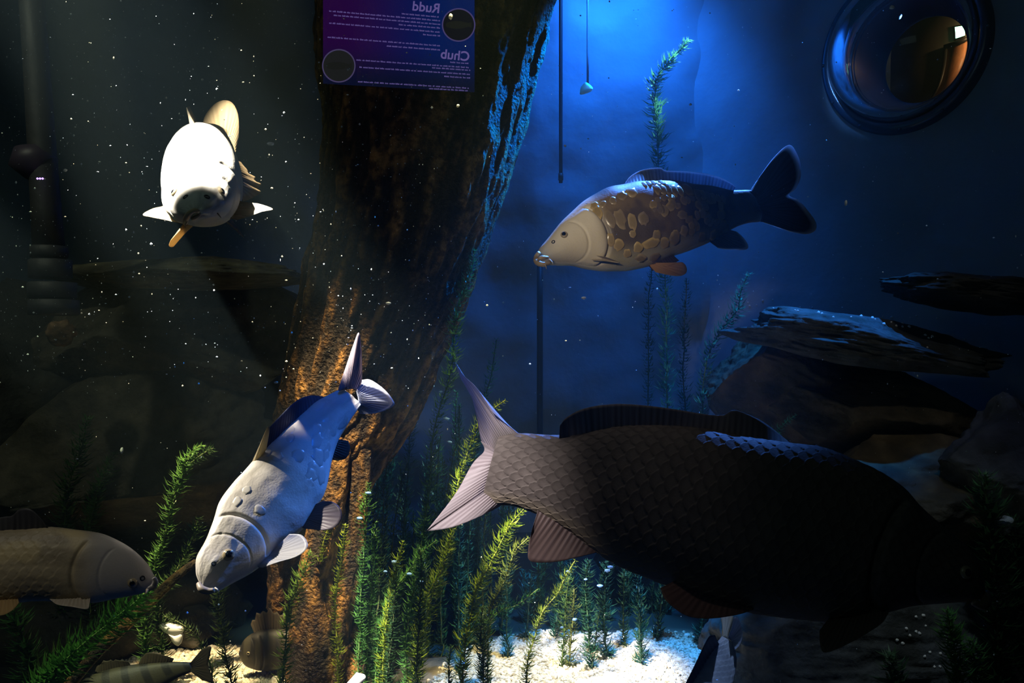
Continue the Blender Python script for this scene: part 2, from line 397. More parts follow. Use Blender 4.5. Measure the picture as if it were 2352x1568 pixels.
rock('flat overhanging rock shelf atop the left rock block', at(400, 632, 3.6), (.56, .42, .07), 22, (.16, .15, .09), OL2, 6, .2)
rock('lower left rock block behind the dim green weeds', at(330, 1050, 3.7), (.75, .5, .42), 23, OL1, OL2, 6, .15, rot=.4)
rock('dark rock at the left edge behind the grey pipe', at(30, 900, 3.8), (.42, .45, .62), 24, OL2, DK2, 5)
rock('low dark rock on the bed beneath the left carp', at(180, 1440, 3.5), (.75, .4, .30), 25, OL2, DK2, 5)
rock('dark boulder between the left rocks and the tree trunk', at(610, 1150, 4.3), (.40, .35, .75), 26, DK1, DK2, 5)
rock('small mossy rock above the gravel patch at lower left', at(400, 1440, 3.45), (.26, .2, .10), 27, OL1, OL2, 5)
rock('brown rock face under the ledge right of centre', at(1790, 870, 3.7), (.34, .35, .30), 31, (.13, .095, .055), OL2, 6, .16, rot=-.4)
rock('long brown rock slab sloping right under the blue-lit ledge', at(2000, 960, 3.55), (.50, .38, .26), 32, (.10, .08, .05), OL2, 6, .16, rot=-.35)
rock('blue-lit flat rock ledge with glinting white pebbles', at(2000, 790, 3.35), (.60, .28, .10), 33, (.09, .10, .11), (.03, .04, .05), 6, .34, rot=-.16)
rock('dark upper rock terrace behind the pebbled ledge', at(2240, 668, 3.3), (.34, .26, .07), 34, (.015, .018, .02), DK2, 6, .45, rot=-.1)
rock('rugged bluish rock at the right edge', at(2310, 1060, 3.0), (.26, .25, .24), 35, (.08, .085, .09), (.03, .035, .04), 6, .3)
rock('brown mossy rock behind the large dark carp, at right', at(2080, 1130, 3.2), (.42, .3, .22), 36, (.15, .11, .05), OL2, 6, .25)
rock('dark rock on the bed below the large dark carp', at(1980, 1490, 3.0), (.55, .35, .26), 37, (.07, .08, .09), (.04, .045, .045), 6, .2)
rock('dark rock on the bed behind the bottom fish', at(1620, 1330, 3.9), (.50, .3, .25), 38, DK1, DK2, 5)
rock('small pale blue stone at the right edge among weeds', at(2303, 1205, 2.7), (.032, .03, .028), 39, (.5, .55, .6), (.3, .35, .4), 4, .3, name='stone')
rock('dark boulder on the bed in the lower right corner', at(2330, 1440, 3.1), (.40, .3, .35), 40, DK1, DK2, 5)
rock('stony rubble heap at the foot of the tree roots', at(880, 1590, 3.2), (.42, .25, .12), 41, OL1, OL2, 5, .3)

# ------------------------------------------------------------------ tree trunk with two roots
def bark(name, pts, n, k, seed, parent, origin, amp, y_lit=None):
    """pts: (u, v, Y, half width px)"""
    Q = resample(pts, n); C = np.array([at(a, b, y) for a, b, y, w in Q]); Rr = Q[:, 3] * Q[:, 2] / F
    T = unit(np.gradient(C, axis=0)); A = unit(np.cross(T, [0, 1, 0])); B = np.cross(T, A)
    a = np.linspace(0, 2 * math.pi, k, endpoint=False)
    L = np.r_[0, np.cumsum(np.linalg.norm(np.diff(C, axis=0), axis=1))]
    nd = A[:, None] * np.cos(a)[None, :, None] + B[:, None] * np.sin(a)[None, :, None]
    base = C[:, None] + Rr[:, None, None] * nd
    S = np.stack([np.cos(a)[None] * Rr[:, None] * 14 + 0 * L[:, None], np.sin(a)[None] * Rr[:, None] * 14 + 0 * L[:, None], L[:, None] * 2.2 + 0 * a[None]], -1)
    ridge = 1 - np.abs(fbm(S, seed, 4)) * 2.2
    S2 = S * [3.0, 3.0, 5.0]
    lump = fbm(S * [.25, .25, .7], seed + 5, 3)
    fine = fbm(S2, seed + 3, 4); d = amp * (.75 * ridge + .9 * lump + .42 * fine)
    V = base + d[..., None] * nd
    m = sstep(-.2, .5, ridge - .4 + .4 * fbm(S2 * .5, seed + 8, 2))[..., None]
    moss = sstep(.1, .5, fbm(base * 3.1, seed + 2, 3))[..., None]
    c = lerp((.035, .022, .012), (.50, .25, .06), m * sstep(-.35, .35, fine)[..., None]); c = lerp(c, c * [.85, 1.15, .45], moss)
    return obj(name, V.reshape(-1, 3), grid_faces(n, k, True), BARK, parent, colors=c.reshape(-1, 3), origin=origin)
org = at(760, 1568, 3.0); org[2] = 0
tr = thing('tree_trunk', org, 'thick barked tree trunk standing in the middle, splitting into roots below', 'tree trunk')
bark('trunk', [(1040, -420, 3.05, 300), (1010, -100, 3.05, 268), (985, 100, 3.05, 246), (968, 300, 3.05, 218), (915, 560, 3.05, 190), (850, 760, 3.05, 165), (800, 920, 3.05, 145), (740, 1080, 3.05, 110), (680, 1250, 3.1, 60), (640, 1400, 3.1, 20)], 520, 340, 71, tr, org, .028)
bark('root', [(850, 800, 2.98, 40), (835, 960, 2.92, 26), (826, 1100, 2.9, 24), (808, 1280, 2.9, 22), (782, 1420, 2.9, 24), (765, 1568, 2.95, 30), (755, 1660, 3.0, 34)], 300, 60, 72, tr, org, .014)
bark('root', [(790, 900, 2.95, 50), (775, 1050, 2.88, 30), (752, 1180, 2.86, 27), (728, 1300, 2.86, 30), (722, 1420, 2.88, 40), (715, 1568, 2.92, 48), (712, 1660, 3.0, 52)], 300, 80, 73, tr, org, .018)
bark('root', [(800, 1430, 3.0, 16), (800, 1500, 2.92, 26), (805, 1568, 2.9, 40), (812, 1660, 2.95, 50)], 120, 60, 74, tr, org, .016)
br = tag(bark('fallen_branch', [(450, 1290, 2.75, 5), (405, 1325, 2.7, 8), (330, 1395, 2.65, 10), (250, 1470, 2.6, 11), (170, 1560, 2.6, 12), (120, 1640, 2.6, 12)], 160, 24, 75, None, at(170, 1560, 2.6), .004), 'thin brown branch slanting behind the green weed at lower left', 'branch')

# ------------------------------------------------------------------ thin pipes in the tank
PIPE = mat('pipe', color=(.03, .04, .05), rough=.5); GREY = mat('grey_fixture', color=(.035, .037, .042), rough=.6, bump=(30, .3, .01))
for (u, v0, v1, Y, r, lab) in ((1288, -200, 420, 4.7, .010, 'thin dark upright pipe on the blue wall right of the trunk'),
                               (1240, 600, 1500, 4.6, .016, 'dark upright pipe below the mirror carp\'s snout'),):
    V, Fc = tube(np.array([at(u, v, Y) for v in np.linspace(v0, v1, 8)]), r, 10)
    p = thing('pipe', at(u, v1, Y), lab, 'pipe'); obj('tube', V, Fc, PIPE, p, origin=at(u, v1, Y))
    V, Fc = tube(np.array([at(u, v1 - 22, Y), at(u, v1 - 6, Y)]), r * 1.35, 10); obj('collar', V, Fc, PIPE, p, origin=at(u, v1, Y))
V, Fc = tube(np.array([at(1350, v, 4.62) for v in np.linspace(-200, 205, 6)]), .006, 8)
o = obj('hanging_line', V, Fc, mat('line', color=(.6, .7, .8), rough=.5), origin=at(1350, -200, 4.62)); tag(o, 'thin pale vertical line hanging before the bright blue wall', 'line')
Yp = 2.9; po = at(115, 720, Yp)  # faint reflected column, built as a solid pipe
px = thing('water_pipe', po, 'dim grey standing pipe with stepped collars at the far left', 'pipe')
V, Fc = tube(np.array([at(u, v, Yp) for u, v in ((60, -150), (82, 120), (95, 320), (106, 480), (114, 600))]), [.036, .040, .043, .046, .05], 24)
obj('tube', V, Fc, GREY, px, origin=po)
for (v0, v1, hw) in ((565, 592, 40), (596, 640, 46), (648, 686, 52), (688, 724, 54)):
    um = 112 + (v0 - 560) * .09
    V, Fc = tube(np.array([at(um, v0, Yp), at(um, v0 + 2, Yp), at(um + 1, v1 - 2, Yp), at(um + 1, v1, Yp)]), np.array([.9, 1, 1, .9]) * hw * Yp / F, 32)
    obj('collar', V, Fc, GREY, px, origin=po)
V, Fc = tube(np.array([at(75, 340, Yp), at(78, 372, Yp), at(88, 400, Yp), at(92, 420, Yp)]), np.array([.055, .075, .045, .015]), 20)
obj('funnel', V, Fc, mat('funnel', color=(.04, .03, .055), rough=.5), px, origin=po)
for k in range(3):
    V0, F0 = ICO[1]; obj('indicator_light', V0 * .0035 + at(86 + k * 6, 410, Yp - .085), F0, mat('violet_light', emit=(.45, .25, 1), estr=3), px, origin=po)
V0, F0 = ICO[4]; V1 = V0 * (1 + .3 * fbm(V0 * 2.5, 5, 4))[:, None] * [.05, .04, .045]
o = obj('stone', V1, F0, ROCK, colors=np.tile((.20, .12, .06), (len(V1), 1)) * (1 + fbm(V0 * 3, 4, 3))[:, None]); o.location = tuple(at(140, 765, 3.1))
tag(o, 'small reddish brown stone under the grey standing pipe', 'stone')

# ------------------------------------------------------------------ glass reflection of an information panel, built as a glowing board
def info_panel():
    Y = 2.42; o = at(915, 205, Y)
    t = thing('information_panel', o, 'dim purple and blue lit fish guide panel with mirror-reversed writing, before the trunk', 'sign')
    def q(s, r, dy=0):   # board surface      # s 0..1 left-right, r 0..1 top-bottom of the board
        ul, ur = 742, 1090; vl = lerp(-60, 192, r); vr = lerp(-24, 212, r)
        return at(lerp(ul, ur, s), lerp(vl, vr, s), Y - dy)
    def glow(name, c, st, a):
        m = bpy.data.materials.new(name); m.use_nodes = True; N = m.node_tree.nodes; L = m.node_tree.links
        for n in list(N): N.remove(n)
        out = N.new('ShaderNodeOutputMaterial'); e = N.new('ShaderNodeEmission'); tr_ = N.new('ShaderNodeBsdfTransparent'); mx = N.new('ShaderNodeMixShader')
        e.inputs['Strength'].default_value = st; mx.inputs[0].default_value = a
        if c is None:
            at_ = N.new('ShaderNodeAttribute'); at_.attribute_name = 'tint'; L.new(at_.outputs['Color'], e.inputs['Color'])
        else: e.inputs['Color'].default_value = (*c, 1)
        L.new(tr_.outputs[0], mx.inputs[1]); L.new(e.outputs[0], mx.inputs[2]); L.new(mx.outputs[0], out.inputs['Surface']); return m
    n = 24; V = []; C = []
    for dy in (0, .006):
        for i in range(n):
            for j in range(n):
                s, r = i / (n - 1), j / (n - 1); V.append(q(s, r, -dy))
                C.append(lerp(lerp((.018, .002, .045), (.001, .010, .09), sstep(0.1, .8, s)), (.003, .005, .022), sstep(.55, 1, r)))
    g = grid_faces(n, n); Fc = np.vstack([g, g[:, ::-1] + n * n])
    rim = [i * n for i in range(n)] + [(n - 1) * n + j for j in range(1, n)] + [i * n + n - 1 for i in range(n - 2, -1, -1)] + [j for j in range(n - 2, 0, -1)]
    Fc = np.vstack([Fc, [[rim[k], rim[(k + 1) % len(rim)], rim[(k + 1) % len(rim)] + n * n, rim[k] + n * n] for k in range(len(rim))]])
    obj('board', np.array(V), Fc, glow('panel_glow', None, 1.0, .55), t, colors=np.array(C), origin=o, smooth=False)
    TXT = glow('panel_text', (.10, .075, .24), 1.0, .8)
    RRR = random.Random(4)
    def line(s0, s1, r, h=.010):
        """one row of small reversed print: a run of letter-sized strokes"""
        parts = []; s = s0
        while s < s1:
            w = RRR.uniform(.012, .034); w = min(w, s1 - s); x = s
            while x < s + w:
                ww = RRR.uniform(.0022, .004); hh = h * RRR.choice((.6, .6, .8, 1))
                a, b, c, d = q(x, r - hh, .003), q(x + ww, r - hh, .003), q(x + ww, r + h * .35, .003), q(x, r + h * .35, .003)
                V = np.array([a, b, c, d, a + [0, .001, 0], b + [0, .001, 0], c + [0, .001, 0], d + [0, .001, 0]])
                parts.append((V, np.array([[0, 1, 2], [0, 2, 3], [4, 6, 5], [4, 7, 6], [0, 4, 5], [0, 5, 1], [2, 6, 7], [2, 7, 3]]))); x += ww * 1.5
            s += w + .008
        V, Fc = join(parts); obj('text_line', V, Fc, TXT, t, origin=o, smooth=False)
    for (s0, s1, r) in ((.52, .76, .30), (.04, .77, .335), (.07, .77, .37), (.50, .77, .405), (.04, .77, .445), (.66, .77, .48), (.03, .77, .575), (.42, .77, .615),
                        (.84, .96, .725), (.22, .97, .765), (.72, .97, .79), (.24, .97, .83), (.80, .97, .865), (.23, .96, .965), (.70, .96, .99)):
        line(s0, s1, r)
    for (word, s, r, size) in (('Rudd', .77, .26, .036), ('Chub', .965, .70, .036)):
        cu = bpy.data.curves.new('heading', 'FONT'); cu.body = word; cu.size = size; cu.extrude = .0006; cu.offset = .0006
        tmp = bpy.data.objects.new('heading_source', cu); COL.objects.link(tmp)
        dg = bpy.context.evaluated_depsgraph_get(); me = bpy.data.meshes.new_from_object(tmp.evaluated_get(dg)); bpy.data.objects.remove(tmp)
        me.name = 'heading'; me.materials.clear(); me.materials.append(TXT)
        h = bpy.data.objects.new('heading', me); COL.objects.link(h); h.parent = t
        h.location = tuple(q(s, r, .006) - o); h.rotation_euler = (math.pi / 2, math.radians(6), 0); h.scale = (-1, 1, 1)
    for (s, r, mat_, ring) in ((.895, .36, (.004, .004, .006), (.05, .04, .13)), (.105, .83, (.010, .011, .011), (.05, .04, .10))):
        c = q(s, r, .004); rad = 37 * Y / F
        a = np.linspace(0, 2 * math.pi, 48, endpoint=False)
        ringp = c + rad * np.stack([np.cos(a), 0 * a, np.sin(a)], 1)
        V = np.vstack([[c], ringp, [c + [0, .002, 0]], ringp + [0, .002, 0]])
        Fc = [[0, 1 + (k + 1) % 48, 1 + k] for k in range(48)] + [[49, 50 + k, 50 + (k + 1) % 48] for k in range(48)] + [[1 + k, 1 + (k + 1) % 48, 50 + (k + 1) % 48] for k in range(48)] + [[1 + k, 50 + (k + 1) % 48, 50 + k] for k in range(48)]
        f = obj('picture_disc', V, np.array(Fc), glow('disc', mat_, 1.0, .85), t, origin=o, smooth=False)
        RV, RF = tube(np.vstack([ringp, ringp[:2]]) - [0, .002, 0], .0018, 6); obj('ring', RV, RF, glow('disc_ring', ring, 1, .8), f, origin=o)
        x = np.linspace(-1, 1, 24); hgt = .26 * np.sqrt(np.clip(1 - ((x + .15) / .85) ** 2, 0, 1)) * (x < .7) + .04 + .22 * np.clip((x - .55) * 2, 0, 1)
        up = c + rad * .8 * np.stack([x, 0 * x, hgt], 1) - [0, .002, 0]; dn = c + rad * .8 * np.stack([x, 0 * x, -hgt], 1) - [0, .002, 0]
        V = np.vstack([up, dn]); obj('fish_picture', V, np.array([[k, k + 1, 25 + k, 24 + k] for k in range(23)]), glow('fishpic', (.008, .009, .008), 1, .9), f, origin=o, smooth=False)
info_panel()

# ------------------------------------------------------------------ fish
def catp(pts, n):
    return resample(pts, n)
class Fish:
    def __init__(s, name, label, origin, scale_mat=SCALE_M, skin=SKIN, group=None):
        s.o = np.array(origin, float); s.t = thing(name, s.o, label, 'fish', group); s.skin = skin
    def part(s, name, V, Fc, m, colors=None, smooth=True, parent=None, label=None):
        p = obj(name, V, Fc, m, parent or s.t, colors, smooth, origin=s.o)
        if label: p['label'] = label
        return p
    def outline(s, A, B, top, bot, Y0, Y1, wid, N=400, round_=.03, wmul=1.0, vent=1.0):
        """side-on body: outlines in pixels, snout A to tail base B, depth Y0..Y1"""
        A = np.array(A, float); B = np.array(B, float); s.A = A; s.L = np.linalg.norm(B - A); s.d = (B - A) / s.L
        s.n = np.array([s.d[1], -s.d[0]]);
        if s.n[1] > 0: s.n = -s.n                # towards the back of the fish = up in the picture
        if np.dot(np.mean(top, 0) - np.mean(bot, 0), s.n) < 0: s.n = -s.n
        t = np.linspace(0, 1, N)
        def prof(P):
            P = np.array(P, float) - A; tt = P @ s.d / s.L; hh = P @ s.n; k = np.argsort(tt); tt, hh = tt[k], hh[k]
            dense = resample(np.stack([tt * s.L, hh], 1), 600); k = np.argsort(dense[:, 0])
            return smooth1(np.interp(t, dense[k, 0] / s.L, dense[k, 1]), 12)
        ht, hb = prof(top), prof(bot); c = (ht + hb) / 2; H = (ht - hb) / 2
        r = np.clip(t / round_, 0, 1); H = H * np.sqrt(np.clip(1 - (1 - r) ** 2, 0, 1)) + .3
        wk = np.interp(t, wid[0], wid[1]) * H.max() * wmul; wk = smooth1(wk, 20) * np.sqrt(np.clip(1 - (1 - np.clip(t / (round_ * 1.6), 0, 1)) ** 2, 0, 1)) + .2
        Y = Y0 + (Y1 - Y0) * t
        s.N = N; s.tt = t; s.c = c; s.H = H; s.Y = Y
        uv = A + t[:, None] * s.L * s.d + c[:, None] * s.n
        s.C = np.array([at(u, v, y) for (u, v), y in zip(uv, Y)])
        s.U = np.stack([H * s.n[0] * Y / F, 0 * t, -H * s.n[1] * Y / F], 1)
        s.S = np.stack([0 * t, -wk * Y / F, 0 * t], 1)
        # side direction square to the body axis when the fish swims at an angle
        ax = unit(s.C[-1] - s.C[0]); s.S = s.S - (s.S @ ax)[:, None] * ax
        return s
    def stations(s, st, N=300):
        Q = resample(st, N); s.N = N; s.tt = np.linspace(0, 1, N); Y = Q[:, 2]
        s.C = np.array([at(u, v, y) for u, v, y in Q[:, :3]]); k = (Y / F)
        s.U = np.stack([Q[:, 3] * k, Q[:, 5], -Q[:, 4] * k], 1); s.S = np.stack([Q[:, 6] * k, Q[:, 8], -Q[:, 7] * k], 1)
        return s
    def raw(s, t, ph):
        t = np.clip(t, 0, 1); g = lambda M: np.stack([np.interp(t, s.tt, M[:, k]) for k in range(3)], -1)
        C, U, S = g(s.C), g(s.U), g(s.S)
        sn = np.sin(ph); cs = np.cos(ph)
        sn = np.sign(sn) * np.abs(sn) ** .9 * (1 - .12 * cs)
        return C + U * cs[..., None] + S * sn[..., None]
    def nrm(s, t, ph):
        e = 2e-3; a = s.raw(t + e, ph) - s.raw(t - e, ph); b = s.raw(t, ph + e * 3) - s.raw(t, ph - e * 3)
        n = unit(np.cross(a, b)); C = np.stack([np.interp(t, s.tt, s.C[:, k]) for k in range(3)], -1)
        sg = np.sign(((s.raw(t, ph) - C) * n).sum(-1)); return n * sg[..., None]
    def px(s, u, v):
        """pixel -> body parameters, for side-on fish"""
        p = np.array([u, v], float) - s.A; t = p @ s.d / s.L; off = p @ s.n
        c = np.interp(t, s.tt, s.c); H = np.interp(t, s.tt, s.H); return t, math.acos(max(-.98, min(.98, (off - c) / H)))
    def body(s, ns, npb, colf, dispf):
        t = np.linspace(0, 1, ns); ph = np.linspace(0, 2 * math.pi, npb, endpoint=False); TT, PP = np.meshgrid(t, ph, indexing='ij')
        n = s.nrm(TT, PP); P = s.raw(TT, PP) + n * dispf(TT, PP)[..., None]
        V = P.reshape(-1, 3); V = np.vstack([V, P[0].mean(0), P[-1].mean(0)]); g = grid_faces(ns, npb, True); Fc = np.vstack([g[:, [0, 1, 2]], g[:, [0, 2, 3]]])
        j = np.arange(npb); j2 = (j + 1) % npb; c0, c1 = ns * npb, ns * npb + 1
        Fc = np.vstack([Fc, np.stack([np.full(npb, c0), j2, j], 1), np.stack([np.full(npb, c1), (ns - 1) * npb + j, (ns - 1) * npb + j2], 1)])
        col = colf(TT, PP, P).reshape(-1, 3); col = np.vstack([col, col[0], col[-1]])
        s.b = s.part('body', V, Fc, s.skin, col); return s.b
    def fin(s, name, base, edge, rays=26, m=14, th=.0016, c1=(.3, .3, .32), c2=(.12, .12, .13), Yb=None, Ye=None, wave=.0, mat_=None, label=None, ragged=0.0, seed=1, rimc=None, basec=None):
        """base and edge: pixel polylines (u, v[, Y]); fin rays run from base to edge"""
        def P3(pts, Y):
            return np.array([at(p[0], p[1], p[2] if len(p) > 2 else Y) for p in pts])
        if hasattr(s, 'A') and 'tail' not in name:       # root the fin in the skin
            bb_ = []; dd = []
            for p in resample([(q[0], q[1], q[2] if len(q) > 2 else Yb) for q in base], 9):
                t, ph = s.px(p[0], p[1]); t = min(max(t, 0), 1); cy = float(np.interp(t, s.tt, s.C[:, 1]))
                if 'dorsal' in name: Yn = cy
                else:
                    Yn = float(s.raw(np.array(t), np.array(ph if p[2] <= cy else -ph))[1])
                    k = min(1.0, 5.0 / max(8.0, np.interp(t, s.tt, s.H))); ctr = s.A + t * s.L * s.d + np.interp(t, s.tt, s.c) * s.n
                    p[:2] = p[:2] * (1 - k) + ctr * k; Yn = Yn * .9 + cy * .1
                bb_.append((p[0], p[1], Yn)); dd.append(Yn - p[2])
            base = bb_; edge = [(q[0], q[1], (q[2] if len(q) > 2 else (Ye if Ye is not None else Yb)) + float(np.mean(dd))) for q in edge]
        n = rays * 4 + 1
        b = resample(P3(base, Yb), n); e = resample(P3(edge, Ye if Ye is not None else Yb), n)
        r = np.random.default_rng(seed); k = np.linspace(0, 1, m)[None, :, None]
        if ragged:
            notch = 1 - ragged * np.abs(np.interp(np.arange(n), np.arange(0, n, 4), r.uniform(0, 1, (n + 3) // 4)))
            e = b + (e - b) * notch[:, None]
        G = b[:, None] * (1 - k) + e[:, None] * k
        chord = e[-1] - e[0]; nn = unit(np.cross(e.mean(0) - b.mean(0), b[-1] - b[0] + chord * .5))
        ph = np.arange(n) / 4 * 2 * math.pi
        if wave: G = G + (wave * np.sin(np.linspace(0, 9, n))[:, None] * (k[..., 0] ** 1.5))[..., None] * nn
        rel = (.5 + .5 * np.cos(ph))[:, None] * (1 - .6 * k[..., 0])
        t_ = th * (1.15 - k[..., 0]) * (.45 + rel) + (.0011 * sstep(.93, .985, k[..., 0]) if rimc is not None else 0)
        Vf = G + t_[..., None] * nn; Vb = G - t_[..., None] * nn
        g = grid_faces(n, m); V = np.vstack([Vf.reshape(-1, 3), Vb.reshape(-1, 3)]); o = n * m
        rim = [i * m for i in range(n)] + [(n - 1) * m + j for j in range(1, m)] + [i * m + m - 1 for i in range(n - 2, -1, -1)] + [j for j in range(m - 2, 0, -1)]
        side = [[rim[q], rim[(q + 1) % len(rim)], rim[(q + 1) % len(rim)] + o, rim[q] + o] for q in range(len(rim))]
        Fc = np.vstack([g, g[:, ::-1] + o, side])
        mixv = ((.5 + .5 * np.cos(ph))[:, None] * (.9 - .5 * k[..., 0]) + .25 * r.uniform(-1, 1, (n, 1)))[..., None]
        c = lerp(c1, c2, np.clip(mixv, 0, 1)); c = c.reshape(-1, 3)
        if basec is not None: c = lerp(basec, c, sstep(0, .28, np.broadcast_to(k, G.shape)[..., :1]).reshape(-1, 1))
        if rimc is not None:
            w = sstep(.86, 1, k + 0 * G[..., :1]).reshape(-1, 1); c = lerp(c, rimc, w)  # pale rim paints in the light caught along the fin edge
        return s.part(name, V, Fc, mat_ or FIN, np.vstack([c, c]), label=label)
    def eye(s, t, ph, r, out=.25):
        c = s.raw(np.array(t), np.array(ph)); n = s.nrm(np.array(t), np.array(ph)); V0, F0 = ICO[3]
        a = unit(np.cross(n, [0, 0, 1.0])); b = np.cross(n, a)
        def ball(rr, fl, off):
            return c + off * n + rr * (V0[:, :1] * a + V0[:, 1:2] * b) + rr * fl * V0[:, 2:] * n
        e = s.part('eye', ball(r, .55, r * out), F0, EYE_W)
        s.part('pupil', ball(r * .68, .62, r * (out + .22)), F0, PUPIL, parent=e)
    def ring(s, t, ph, r, n_in=0):   # nostril: a small raised ring
        c = s.raw(np.array(t), np.array(ph)); n = s.nrm(np.array(t), np.array(ph)); a = unit(np.cross(n, [0, 0, 1.0])); b = np.cross(n, a)
        k = np.linspace(0, 2 * math.pi, 15); V, Fc = tube(c + r * (np.cos(k)[:, None] * a + np.sin(k)[:, None] * b), r * .35, 6)
        s.part('nostril', V, Fc, PUPIL)
    def barbel(s, pts, r=.003, m=None):
        V, Fc = tube(resample([at(*p) for p in pts], 14), np.linspace(r, r * .25, 14), 8); s.part('barbel', V, Fc, m or LIP)
    def lips(s, pts, r, m=None):
        P = resample([at(*p) for p in pts], 22); V, Fc = tube(P, r * (.75 + .35 * np.sin(np.linspace(0, math.pi, 22))), 10); s.part('lip', V, Fc, m or LIP)
    def plate(s, t, ph, rt, rp_, tilt, c1, c2, lift=.0022, seed=0):
        """one large scale lying on the skin"""
        k = 16; a = np.linspace(0, 2 * math.pi, k, endpoint=False); R = np.random.default_rng(seed)
        rr = 1 + .10 * R.normal(size=k); rings = [0, .5, .85, 1.0]; T = [t]; PH = [ph]; H = [lift]; cc = [c1]
        for q in rings[1:]:
            dt = q * rr * np.cos(a); dp = q * rr * np.sin(a)
            ct, st = math.cos(tilt), math.sin(tilt)
            T += list(t + rt * (dt * ct - dp * st)); PH += list(ph + rp_ * (dt * st + dp * ct))
            h = {.5: lift * .95, .85: lift * .8, 1.0: -.0006}[q]
            H += list(h + lift * .7 * dt * (1 if q < 1 else 0)); cc += [c1 if q < .8 else lerp(c1, c2, .3 + .7 * (x + 1) / 2) for x in dt]
        T = np.array(T); PH = np.array(PH); V = s.raw(T, PH) + s.nrm(T, PH) * np.array(H)[:, None]
        Fc = [[0, 1 + j, 1 + (j + 1) % k] for j in range(k)]
        for q in range(2):
            o = 1 + q * k
            for j in range(k):
                j2 = (j + 1) % k; Fc += [[o + j, o + k + j, o + k + j2], [o + j, o + k + j2, o + j2]]
        s.part('scale', V, np.array(Fc), SCALE_M, np.array(cc))
WID = ([0, .03, .1, .2, .32, .45, .6, .75, .88, 1], [.16, .26, .40, .54, .62, .62, .5, .33, .2, .12])

def gill(T, PP, t0, w=.010, depth=.004, bow=.045, L=1.0):
    """gill cover edge: a curved groove with a raised plate in front of it"""
    side = np.abs(((PP + math.pi) % (2 * math.pi)) - math.pi)      # 0 back, pi belly
    edge = t0 + bow * np.sin(np.clip((side - .55) / (2.75 - .55), 0, 1) * math.pi)
    inside = sstep(.5, .8, side) * (1 - sstep(2.55, 2.85, side))
    g = -depth * np.exp(-((T - edge) / w) ** 2) + depth * .8 * sstep(edge - .10, edge - .015, T) * (1 - sstep(edge - .008, edge, T))
    pre = edge - .085
    g = g - depth * .35 * np.exp(-((T - pre) / (w * .6)) ** 2)
    return g * inside
def imbricate(x, y, k=.7):
    """overlapping rows of scales -> 0..1, highest at each scale's free edge"""
    best = np.zeros_like(x)
    for dj in (0, 1):
        j = np.floor(y) + dj; off = (j % 2) * .5; fy = y - j      # -1..1
        xs = x - off; arc = xs + .55 * fy ** 2
        v = arc - np.floor(arc); valid = 1 - np.abs(fy) * .92
        best = np.maximum(best, v * sstep(0, .35, valid))
    return best

# ---- large dark carp in front, swimming right
f = Fish('carp', 'very large dark scaled carp in front at lower right, swimming right', at(1700, 1200, 1.25), skin=SKIN_DARK)
top = [(2266, 1350), (2261, 1314), (2226, 1259), (2161, 1204), (2111, 1159), (2076, 1119), (2026, 1086), (1956, 1054), (1891, 1029), (1816, 1019), (1726, 1006), (1626, 987), (1551, 979), (1476, 977), (1411, 980), (1341, 994), (1276, 1001), (1206, 997), (1165, 998), (1122, 1010)]
bot = [(2262, 1378), (2251, 1388), (2216, 1380), (2126, 1384), (2066, 1390), (2000, 1405), (1916, 1421), (1826, 1415), (1726, 1402), (1640, 1378), (1556, 1350), (1501, 1329), (1426, 1299), (1371, 1266), (1306, 1216), (1236, 1179), (1176, 1158), (1150, 1158), (1125, 1150)]
f.outline((2262, 1362), (1128, 1075), top, bot, 1.20, 1.32, WID, round_=.035)
def col_big(T, PP, P):
    cs = np.cos(PP); n = fbm(P * 40, 3, 3)
    x, y = T * 36, PP / (2 * math.pi) * 40
    e = imbricate(x, y)
    c = lerp((.12, .10, .09), (.085, .07, .062), sstep(.5, .95, e)[..., None]); c = c * (1 + .25 * n[..., None])
    return lerp(c, (.22, .18, .13), sstep(.55, .95, -cs)[..., None])
def d_big(T, PP):
    x, y = T * 36, PP / (2 * math.pi) * 40; m = sstep(.22, .28, T) * (1 - sstep(.96, 1, T))
    return .0015 * imbricate(x, y) * m + gill(T, PP, .205, .008, .006)
f.body(760, 420, col_big, d_big)
Yb = 1.27
f.fin('dorsal_fin', [(1284, 1018), (1341, 1014), (1411, 1002), (1476, 998), (1551, 1000), (1626, 1008), (1726, 1026), (1780, 1034), (1822, 1036)],
      [(1286, 977), (1303, 957), (1346, 937), (1411, 928), (1476, 930), (1551, 939), (1616, 950), (1660, 953), (1686, 942), (1731, 957), (1766, 977), (1812, 1014)], 40, 12, .0022, (.20, .165, .14), (.07, .055, .05), Yb=1.27, mat_=FIN_DARK, wave=.004)
f.fin('tail_fin', [(1206, 1008, 1.31), (1174, 1012, 1.315), (1148, 1026, 1.32), (1136, 1060, 1.32)],
      [(1130, 946, 1.33), (1100, 893, 1.36), (1062, 858, 1.40), (1044, 832, 1.42), (1056, 868, 1.45), (1080, 905, 1.46), (1097, 955, 1.44), (1106, 1010, 1.40)], 20, 18, .0018, (.42, .36, .38), (.18, .14, .14), mat_=FIN, wave=.003, label='upper tail lobe, curled towards the water behind', basec=(.14, .12, .11))
f.fin('tail_fin', [(1140, 1035, 1.32), (1136, 1070, 1.32), (1142, 1110, 1.32), (1160, 1152, 1.32)],
      [(1104, 1012, 1.38), (1112, 1035, 1.36), (1085, 1065, 1.33), (1045, 1135, 1.30), (985, 1212, 1.27), (980, 1219, 1.27), (1040, 1210, 1.27), (1100, 1187, 1.29), (1148, 1163, 1.32)], 26, 18, .0018, (.55, .48, .50), (.26, .20, .21), mat_=FIN, label='lower tail lobe, pale and rayed', basec=(.14, .12, .11))
